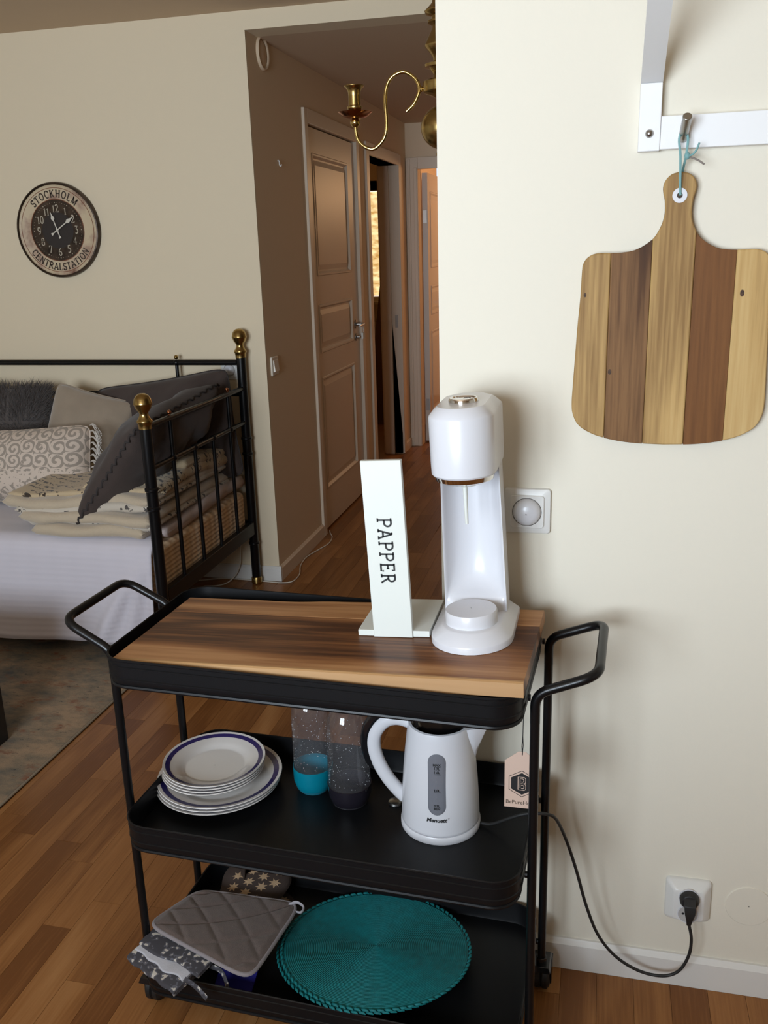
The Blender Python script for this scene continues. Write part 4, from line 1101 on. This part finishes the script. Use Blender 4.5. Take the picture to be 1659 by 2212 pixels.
def script_mat(name, c, ink, dens=.56):
    mt, n, l, b = nt(name); b.inputs['Roughness'].default_value = .95; b.inputs['Sheen Weight'].default_value = .2
    tc = n.new('ShaderNodeTexCoord')
    mp = n.new('ShaderNodeMapping'); mp.inputs['Scale'].default_value = (1, 1, 1); mp.inputs['Rotation'].default_value = (0, 0, .35); l.new(tc.outputs['Object'], mp.inputs[0])
    ck = n.new('ShaderNodeTexNoise'); ck.inputs['Scale'].default_value = 75; ck.inputs['Detail'].default_value = 2; l.new(mp.outputs[0], ck.inputs['Vector'])
    wv = n.new('ShaderNodeTexWave'); wv.bands_direction = 'Y'; wv.inputs['Scale'].default_value = 9; wv.inputs['Distortion'].default_value = 1; l.new(mp.outputs[0], wv.inputs['Vector'])
    big = n.new('ShaderNodeTexNoise'); big.inputs['Scale'].default_value = 9; l.new(mp.outputs[0], big.inputs['Vector'])
    m1 = n.new('ShaderNodeMath'); m1.operation = 'GREATER_THAN'; l.new(ck.outputs['Fac'], m1.inputs[0]); m1.inputs[1].default_value = dens-.02
    m2 = n.new('ShaderNodeMath'); m2.operation = 'GREATER_THAN'; l.new(wv.outputs['Fac'], m2.inputs[0]); m2.inputs[1].default_value = .45
    m3 = n.new('ShaderNodeMath'); m3.operation = 'GREATER_THAN'; l.new(big.outputs['Fac'], m3.inputs[0]); m3.inputs[1].default_value = .47
    a = n.new('ShaderNodeMath'); a.operation = 'MULTIPLY'; l.new(m1.outputs[0], a.inputs[0]); l.new(m2.outputs[0], a.inputs[1])
    a2 = n.new('ShaderNodeMath'); a2.operation = 'MULTIPLY'; l.new(a.outputs[0], a2.inputs[0]); l.new(m3.outputs[0], a2.inputs[1])
    mx = n.new('ShaderNodeMix'); mx.data_type = 'RGBA'; l.new(a2.outputs[0], mx.inputs['Factor']); mx.inputs['A'].default_value = (*c, 1); mx.inputs['B'].default_value = (*ink, 1)
    l.new(mx.outputs['Result'], b.inputs['Base Color'])
    fz = n.new('ShaderNodeTexNoise'); fz.inputs['Scale'].default_value = 260; l.new(tc.outputs['Object'], fz.inputs['Vector'])
    bp = n.new('ShaderNodeBump'); bp.inputs['Strength'].default_value = .4; bp.inputs['Distance'].default_value = .003; l.new(fz.outputs['Fac'], bp.inputs['Height']); l.new(bp.outputs[0], b.inputs['Normal'])
    return mt
scr = script_mat('script_print', (.50, .385, .24), (.045, .03, .02), .53)
scr2 = script_mat('script_print_pale', (.54, .475, .39), (.08, .07, .065), .57)
fleece = P('cream_fleece', (.50, .405, .29), .97, bump=.8, bscale=170, sheen=.4)
pinkw = P('pink_sheet', (.60, .50, .47), .9, bump=.3, bscale=60)
def lift(x, y):  # the pile rises towards the bed end and where the script is tucked
    return .030*max(0, min(1, (x+1.95)/.4))
t = thing('folded_throw', 'cream fleece throw, lowest of the folded blankets on the daybed', 'blanket')
obj('fold', slab(MB(), -2.06, -1.60, 1.200, 1.93, .508, .050, 1, wav=.034), fleece, t, smooth=80)
obj('fold', slab(MB(), -2.10, -1.566, 1.232, 1.93, .533, .034, 2, wav=.026), scr2, t, smooth=80)
obj('fold', slab(MB(), -2.12, -1.568, 1.216, 1.93, .555, .044, 3, wav=.034), fleece, t, smooth=80)
t = thing('folded_throw', 'throw printed with dark script, on top of the fleece blanket', 'blanket')
obj('fold', slab(MB(), -2.14, -1.564, 1.236, 1.93, .577, .034, 4, lift, .028), scr2, t, smooth=80)
obj('fold', slab(MB(), -2.20, -1.566, 1.240, 1.94, .598, .050, 5, lift, .040), fleece, t, smooth=80)
obj('fold', slab(MB(), -2.19, -1.563, 1.280, 1.95, .624, .022, 6, lift, .022), scr, t, smooth=80)
def lift2(x, y): return .05*max(0, (y-1.3)/.6)*0+.012*math.sin(9*y)
t = thing('printed_bundle', 'tan script printed blanket bundle behind the daybed end bars', 'blanket')
obj('fold', slab(MB(), -1.90, -1.553, 1.33, 2.02, .650, .040, 7, lift2, .02), scr, t, smooth=80)
obj('fold', slab(MB(), -1.86, -1.556, 1.52, 2.03, .684, .034, 8, lift2, .02), scr, t, smooth=80)
b = MB(); slab(b, -1.80, -1.549, 1.30, 2.045, .497, .050, 9, lambda x, y: .016*math.sin(7*y+1), .02)
tag(obj('folded_sheet', b, pinkw, None, smooth=80), 'pinkish white sheet bulging between mattress and printed blankets at the bed end', 'sheet')

# ------------------------------------------------------------------ cushions
def rsq(x, z):  # soften the corners of a unit square
    m_ = max(abs(x), abs(z))
    if m_ < 1e-6: return x, z
    q_ = 1/((abs(x/m_)**9+abs(z/m_)**9)**(1/9)); q_ = 1+(q_-1)*m_**4
    return x*q_, z*q_
def pillow_mb(w_, h_, t_, seed, k=.10, wr=.012, N=34):
    b = MB()
    for sgn in (1, -1):
        def f(u, v):
            x, z = 2*u-1, 2*v-1
            # denser towards the edge
            x = math.copysign(abs(x)**.8, x); z = math.copysign(abs(z)**.8, z)
            th = t_/2*((1-abs(x)**2.6)**.55)*((1-abs(z)**2.6)**.55)
            px, pz = rsq(x, z); px = w_/2*px*(1-k*(1-z*z)*x*x); pz = h_/2*pz*(1-k*(1-x*x)*z*z)
            edge = (1-abs(x)**6)*(1-abs(z)**6)
            wn_ = noise.noise((px*9+seed, sgn*2.0, pz*9))*wr*edge + noise.noise((px*22, seed, pz*22))*wr*.35*edge
            return (px, sgn*(th+wn_*(th/(t_/2)+.15)), pz)
        b.grid(f, N, N)
    return b
def seam(w_, h_, k=.10, r=.003, amp=.0):
    pts = []
    for i in range(160):
        s = i/40; e = int(s); q = 2*(s-e)-1
        x, z = [(q, -1), (1, q), (-q, 1), (-1, -q)][e]
        px, pz = rsq(x, z); px = w_/2*px*(1-k*(1-z*z)*x*x); pz = h_/2*pz*(1-k*(1-x*x)*z*z)
        pts.append((px, amp*math.sin(i*2.1), pz))
    return MB().tube(pts, r, 6, closed=True)
def cushion(name, label, w_, h_, t_, M4, mt, seed, seam_mt=None, k=.10, wr=.012, amp=.0, sr=.003):
    t = thing(name, label, 'cushion', M=M4)
    obj('cushion_body', pillow_mb(w_, h_, t_, seed, k, wr), mt, t, smooth=80)
    obj('seam', seam(w_, h_, k, sr, amp), seam_mt or mt, t, smooth=80)
    return t
def frame(c, right, upv):
    x = Vector(right).normalized(); z = Vector(upv); z = (z-x*z.dot(x)).normalized(); y = z.cross(x)
    M4 = Matrix.Identity(4)
    for i in range(3): M4[i][0], M4[i][1], M4[i][2], M4[i][3] = x[i], y[i], z[i], c[i]
    return M4
darkl = P('charcoal_linen', (.052, .036, .030), .95, bump=.3, bscale=400, var=.1, vscale=12, sheen=.1)
darks = P('charcoal_seam', (.035, .028, .026), .95)
taupe = P('taupe_velvet', (.30, .235, .17), .9, bump=.2, bscale=500, var=.08, vscale=10, sheen=.5)
cushion('linen_cushion', 'big charcoal linen cushion leaning on the back rails of the daybed', .66, .48, .20, frame((-1.845, 1.955, .735), (1, .02, .15), (-.14, .14, 1)), darkl, 1, darks, .06, .030)
cushion('linen_cushion', 'charcoal linen cushion leaning on the barred bed end beside the front post', .72, .52, .22, frame((-1.715, 1.545, .745), (.04, 1, .09), (.66, -.05, .80)), darkl, 5, darks, .07, .030, .006, .0045)
cushion('velvet_cushion', 'taupe velvet cushion tilted against the charcoal one', .40, .40, .15, frame((-2.19, 1.86, .730), (.97, -.05, -.22), (.2, .25, .95)), taupe, 9, None, .06)
# fur cushion
furm = P('fur', (.080, .066, .060), .85, sheen=.3)
fc = cushion('fur_cushion', 'dark grey shaggy fur cushion at the left picture edge on the daybed', .36, .32, .14, frame((-2.60, 1.955, .765), (1, 0, 0), (0, .15, 1)), furm, 12, None, .05)
rg = random.Random(5); b = MB()
pv = pillow_mb(.36, .32, .14, 12, .05)
pm_ = [Vector(v) for v in pv.v if v[1] < .02 or True]
for k in range(9000):
    p = rg.choice(pm_)
    nn = Vector((p.x*1.6, (-1 if p.y < 0 else 1)*(.05+abs(p.y)), p.z*1.8+.05)).normalized()
    d = (nn+Vector((rg.uniform(-.5,.5), rg.uniform(-.5,.5), rg.uniform(-.3,.6)))).normalized()
    ln = rg.uniform(.025, .06); side = d.orthogonal().normalized()*.0009
    mid = p+d*ln*.6+Vector((0,0,.002)); tip = p+d*ln+Vector((rg.uniform(-.01,.01), rg.uniform(-.01,.01), rg.uniform(-.012,.006)))
    b.add([p-side, p+side, mid+side*.7, mid-side*.7, tip], [(0,1,2,3), (3,2,4)])
obj('fur', b, furm, fc, smooth=0, kind='stuff', merge=False)
# printed lumbar cushion with tassels
mt, n, l, b_ = nt('scroll_print')
b_.inputs['Roughness'].default_value = .95; b_.inputs['Sheen Weight'].default_value = .2
tc = n.new('ShaderNodeTexCoord'); sx_ = n.new('ShaderNodeSeparateXYZ'); l.new(tc.outputs['Object'], sx_.inputs[0])
def mth(op, a, b2=None, c=None):
    q = n.new('ShaderNodeMath'); q.operation = op
    for i, v in enumerate((a, b2, c)):
        if v is None: continue
        if isinstance(v, (int, float)): q.inputs[i].default_value = v
        else: l.new(v, q.inputs[i])
    return q.outputs[0]
vo = n.new('ShaderNodeTexVoronoi'); vo.feature = 'F1'; vo.inputs['Scale'].default_value = 16; vo.inputs['Randomness'].default_value = .25
mp = n.new('ShaderNodeMapping'); mp.inputs['Scale'].default_value = (1, 0, 1.1); l.new(tc.outputs['Object'], mp.inputs[0]); l.new(mp.outputs[0], vo.inputs['Vector'])
# spiral: distance plus angle inside each cell
sub = n.new('ShaderNodeVectorMath'); sub.operation = 'SUBTRACT'; l.new(mp.outputs[0], sub.inputs[0]); l.new(vo.outputs['Position'], sub.inputs[1])
s2 = n.new('ShaderNodeSeparateXYZ'); l.new(sub.outputs[0], s2.inputs[0])
ang = mth('ARCTAN2', s2.outputs[2], s2.outputs[0])
spi = mth('SINE', mth('ADD', mth('MULTIPLY', vo.outputs['Distance'], 17.0), ang))
m1 = mth('GREATER_THAN', spi, .12)
nzz = n.new('ShaderNodeTexNoise'); nzz.inputs['Scale'].default_value = 60; nzz.inputs['Detail'].default_value = 3; l.new(tc.outputs['Object'], nzz.inputs['Vector'])
fade = n.new('ShaderNodeMapRange'); l.new(sx_.outputs[2], fade.inputs[0]); fade.inputs[1].default_value = -.09; fade.inputs[2].default_value = .03
topm = mth('MULTIPLY', m1, mth('GREATER_THAN', fade.outputs[0], mth('MULTIPLY', nzz.outputs['Fac'], .9)))
fade2 = n.new('ShaderNodeMapRange'); l.new(sx_.outputs[2], fade2.inputs[0]); fade2.inputs[1].default_value = -.06; fade2.inputs[2].default_value = -.14
botm = mth('GREATER_THAN', mth('ADD', nzz.outputs['Fac'], mth('MULTIPLY', fade2.outputs[0], .22)), .64)
mk = mth('MAXIMUM', topm, botm)
mx = n.new('ShaderNodeMix'); mx.data_type = 'RGBA'; l.new(mk, mx.inputs['Factor']); mx.inputs['A'].default_value = (.62, .51, .42, 1); mx.inputs['B'].default_value = (.33, .275, .225, 1)
l.new(mx.outputs['Result'], b_.inputs['Base Color'])
lc = cushion('lumbar_cushion', 'cream cushion with grey scroll print and white tassels in front', .62, .31, .21, frame((-2.345, 1.63, .650), (1, .02, .07), (-.05, .30, 1)), mt, 17, None, .05, .010)
tas = P('white_tassel', (.62, .58, .53), .95)
rg = random.Random(3)
for k in range(13):
    z = -.150+.30*k/12
    p0 = Vector((.30, 0, z)); b = MB()
    for s in range(9):
        a = rg.uniform(-.6, .6); dz = rg.uniform(-.05, -.02)
        b.tube(smooth_path([p0, p0+Vector((.020, -.012+.006*a, .002+.006*a)), p0+Vector((.044+.008*rg.random(), -.026+.012*a, dz*.6)), p0+Vector((.056+.014*rg.random(), -.030+.015*a, dz-.035*rg.random()))], 2), .0013, 4)
    obj('tassel', b, tas, lc, smooth=60)

# ------------------------------------------------------------------ wall clock
ck = thing('wall_clock', 'round vintage station clock with dark dial on the back wall', 'clock', (-2.363, CW, 1.600))
mt, n, l, b_ = nt('worn_enamel')
tc = n.new('ShaderNodeTexCoord'); nz = n.new('ShaderNodeTexNoise'); nz.inputs['Scale'].default_value = 11; nz.inputs['Detail'].default_value = 6; l.new(tc.outputs['Object'], nz.inputs['Vector'])
cr = n.new('ShaderNodeValToRGB'); e = cr.color_ramp.elements; e[0].position = .30; e[0].color = (.20, .10, .065, 1); e[1].position = .52; e[1].color = (.58, .46, .30, 1); q = e.new(.42); q.color = (.46, .33, .23, 1)
l.new(nz.outputs['Fac'], cr.inputs[0]); l.new(cr.outputs[0], b_.inputs['Base Color']); b_.inputs['Roughness'].default_value = .55
enamel = mt
rustm = P('rust_line', (.20, .07, .03), .6); rimm = P('clock_rim', (.055, .036, .024), .32, metal=.5, var=.6, vscale=25); dial = P('clock_dial', (.020, .013, .010), .5)
cream = P('clock_cream', (.42, .36, .27), .6)
obj('rim', MB().lathe([(.001,0), (.196,0), (.202,.006), (.202,.020), (.199,.026), (.195,.027), (.192,.024), (.190,.020), (.001,.018)], 72, M=MY), rimm, ck, smooth=40)
obj('face_ring', MB().lathe([(.130,.0190), (.130,.0205), (.182,.0205), (.187,.0235), (.1905,.0215), (.1905,.0190)], 72, M=MY), enamel, ck, smooth=40)
obj('inner_line', MB().lathe([(.1285,.0192), (.1285,.0220), (.1315,.0220), (.1315,.0192)], 72, M=MY), rustm, ck)
obj('outer_line', MB().lathe([(.176,.0206), (.176,.0212), (.1785,.0212), (.1785,.0206)], 72, M=MY), rustm, ck)
obj('dial', MB().lathe([(.001,.0188), (.1283,.0188)], 64, M=MY), dial, ck)
FY = -.0215
def polar(r, a, y): return (r*math.sin(a), y, r*math.cos(a))
def curved(word, h, wt, r0, a_mid, top, sp, name, yy):
    W_ = word_width(word, h, sp); b = MB()
    if top: f = lambda u, v: polar(r0+v, a_mid+(u-W_/2)/(r0+h/2), yy)
    else: f = lambda u, v: polar(r0-v, a_mid-(u-W_/2)/(r0-h/2), yy)
    put_word(b, word, h, wt, f, sp)
    obj(name, b, M['clockink'], ck, smooth=0)
M['clockink'] = P('clock_ink', (.045, .026, .016), .6)
curved('STOCKHOLM', .0290, .0056, .139, 0, True, .20, 'lettering', FY)
curved('CENTRALSTATION', .0285, .0054, .1695, PI, False, .10, 'lettering', FY)
b = MB()
for k in range(1, 13):
    s = str(k); a = 2*PI*k/12; h = .030; W_ = word_width(s, h, .08); cx_, cz_ = .092*math.sin(a), .092*math.cos(a)
    b = MB(); put_word(b, s, h, .0042, lambda u, v: (cx_+u-W_/2, -.0194, cz_+v-h/2), .08)
    obj('numeral', b, cream, ck, smooth=0)
b = MB()
for k in range(60):
    a = 2*PI*k/60; r = .0026 if k % 5 == 0 else .0012; c0_ = polar(.1165, a, -.0194)
    b.add([c0_]+[(c0_[0]+r*math.cos(q*PI/4), -.0194, c0_[2]+r*math.sin(q*PI/4)) for q in range(8)], [(0, q+1, (q+1) % 8+1) for q in range(8)])
obj('minute_dots', b, cream, ck, smooth=0, kind='stuff')
handm = P('clock_hand', (.62, .57, .48), .5)
def hand(a, ln, yy, tail):
    prof = [(-tail,.0055), (-tail+.007,.0055), (-tail+.009,.0022), (-.006,.0026), (0,.006), (.006,.0026), (ln*.52,.0022), (ln*.56,.0046), (ln*.62,.0085), (ln*.70,.0075), (ln*.80,.0028), (ln,.0004)]
    d = Vector((math.sin(a), 0, math.cos(a))); s = Vector((math.cos(a), 0, -math.sin(a)))
    poly = [d*t_+s*w_ for t_, w_ in prof]+[d*t_-s*w_ for t_, w_ in reversed(prof)]
    obj('hand', MB().loft([[p+Vector((0,yy,0)) for p in poly], [p+Vector((0,yy-.0012,0)) for p in poly]]), handm, ck, smooth=0)
hand(2*PI*(11.42/12), .082, -.0225, .036); hand(2*PI*(9.6/60), .108, -.0245, .034)
obj('hub', MB().lathe([(.001,.0275), (.004,.027), (.0055,.0255), (.0055,.0188), (.001,.0188)], 16, M=MY), handm, ck)

# ------------------------------------------------------------------ chandelier
CX, CY = -.4483, 1.0
chn = thing('chandelier', 'brass three-arm candle chandelier half hidden by the white wall', 'chandelier', (CX, CY, 0))
kz = .00114; krr = .00131
def zz(py): return 1.7929+(275-py)*kz
prof = [(.001,zz(348)), (.010,zz(346)), (.020,zz(337)), (.021,zz(333)), (.012,zz(326)), (.010,zz(323))]
prof += [(max(.0605*math.sin(a), .011), 1.7929-.0565*math.cos(a)) for a in [PI*i/18 for i in range(1, 18)]]
prof += [(.016,zz(222)), (.018,zz(218)), (.014,zz(214)), (.026,zz(206)), (.049,zz(199)), (.052,zz(195)), (.052,zz(175)), (.047,zz(172)), (.028,zz(169)), (.024,zz(160)), (.034,zz(148)), (.036,zz(145)), (.047,zz(144)), (.048,zz(138)), (.042,zz(136)), (.024,zz(130)), (.026,zz(122)), (.034,zz(112)), (.046,zz(100)), (.046,zz(95)), (.036,zz(78)), (.027,zz(62)), (.026,zz(56)), (.038,zz(50)), (.038,zz(46)), (.028,zz(43)), (.028,zz(36)), (.044,zz(30)), (.046,zz(25)), (.036,zz(17)), (.026,zz(8)), (.024,zz(-5)), (.034,zz(-15)), (.030,zz(-25)), (.015,zz(-35)), (.008,zz(-45)), (.001,zz(-46))]
obj('stem', MB().lathe(prof, 36), M['brass'], chn, smooth=50)
ch_ = MB()
zc = zz(-40); k = 0
while zc < 2.33:
    ring = [(.011*math.cos(a) if k % 2 else 0, 0 if k % 2 else .011*math.cos(a), zc+.017+.017*math.sin(a)) for a in [2*PI*i/12 for i in range(12)]]
    obj('chain_link', MB().tube(ring, .0028, 6, closed=True), M['brass'], chn); zc += .027; k += 1
obj('ceiling_cup', MB().lathe([(.001,2.335), (.012,2.337), (.045,2.375), (.055,2.3995), (.001,2.3998)], 28), M['brass'], chn)
armp = [(-.5491,1.8385),(-.5294,1.8548),(-.5148,1.8805),(-.5131,1.9011),(-.5255,1.9214),(-.5546,1.9382),(-.5857,1.9288),(-.6018,1.9068),(-.608,1.8724),(-.6056,1.8195),(-.6093,1.7841),(-.6245,1.7611),(-.6475,1.7478),(-.6739,1.7576),(-.6904,1.7789),(-.6946,1.8103)]
for ai in range(3):
    R3 = Matrix.Rotation(ai*2*PI/3, 3, 'Z')
    ap = smooth_path([R3 @ Vector((x-CX, 0, z)) for x, z in armp], 5)
    a_ = obj('arm', MB().tube(ap, .0052, 12), M['brass2'], chn, smooth=60)
    obj('arm_knob', MB().ball(R3 @ Vector((-.5065-CX, 0, 1.892)), .0075, 12, 8).tube([R3 @ Vector((-.513-CX, 0, 1.892)), R3 @ Vector((-.497-CX, 0, 1.892))], .004, 8), M['brass2'], a_)
    c0_ = R3 @ Vector((-.6948-CX, 0, 0))
    obj('socket_ball', MB().lathe([(.004,1.806), (.010,1.809), (.014,1.816), (.014,1.822), (.010,1.828), (.004,1.830)], 18, c0_), M['brass2'], a_)
    obj('drip_pan', MB().lathe([(.001,1.8285), (.018,1.829), (.034,1.834), (.047,1.8445), (.048,1.8455), (.046,1.8455), (.033,1.8365), (.016,1.832), (.001,1.8315)], 32, c0_), M['copper'], a_)
    obj('candle_cup', MB().lathe([(.001,1.832), (.006,1.834), (.007,1.842), (.016,1.848), (.021,1.855), (.021,1.859), (.017,1.862), (.0165,1.885), (.0175,1.897), (.022,1.906), (.0285,1.911), (.0285,1.9125), (.020,1.907), (.0150,1.896), (.0148,1.872), (.001,1.872)], 28, c0_), M['brass'], a_, smooth=50)

# ------------------------------------------------------------------ white cables on the floor
pts = [(-1.90,2.03),(-1.824,2.053),(-1.712,2.100),(-1.571,2.100),(-1.495,2.094),(-1.414,2.089),(-1.371,2.117),(-1.369,2.211),(-1.402,2.327),(-1.414,2.453),(-1.39,2.573),(-1.366,2.682),(-1.378,2.79),(-1.410,2.86),(-1.428,2.91)]
tag(obj('floor_cable', MB().tube(smooth_path([(x, y, .0035) for x, y in pts], 5), .0030, 8), M['cable'], None, smooth=60), 'white cable curling along the hall floor from under the daybed', 'cable')
pts = [(-1.76,1.99,.0035),(-1.702,2.006,.0035),(-1.664,2.04,.008),(-1.640,2.075,.030),(-1.622,2.088,.065),(-1.614,2.094,.108),(-1.612,2.100,.165),(-1.600,2.108,.192),(-1.597,2.112,.235),(-1.600,2.116,.27)]
tag(obj('hanging_cable', MB().tube(smooth_path(pts, 5), .0030, 8), M['cable'], None, smooth=60), 'white cable hanging down the wall behind the daybed end', 'cable')
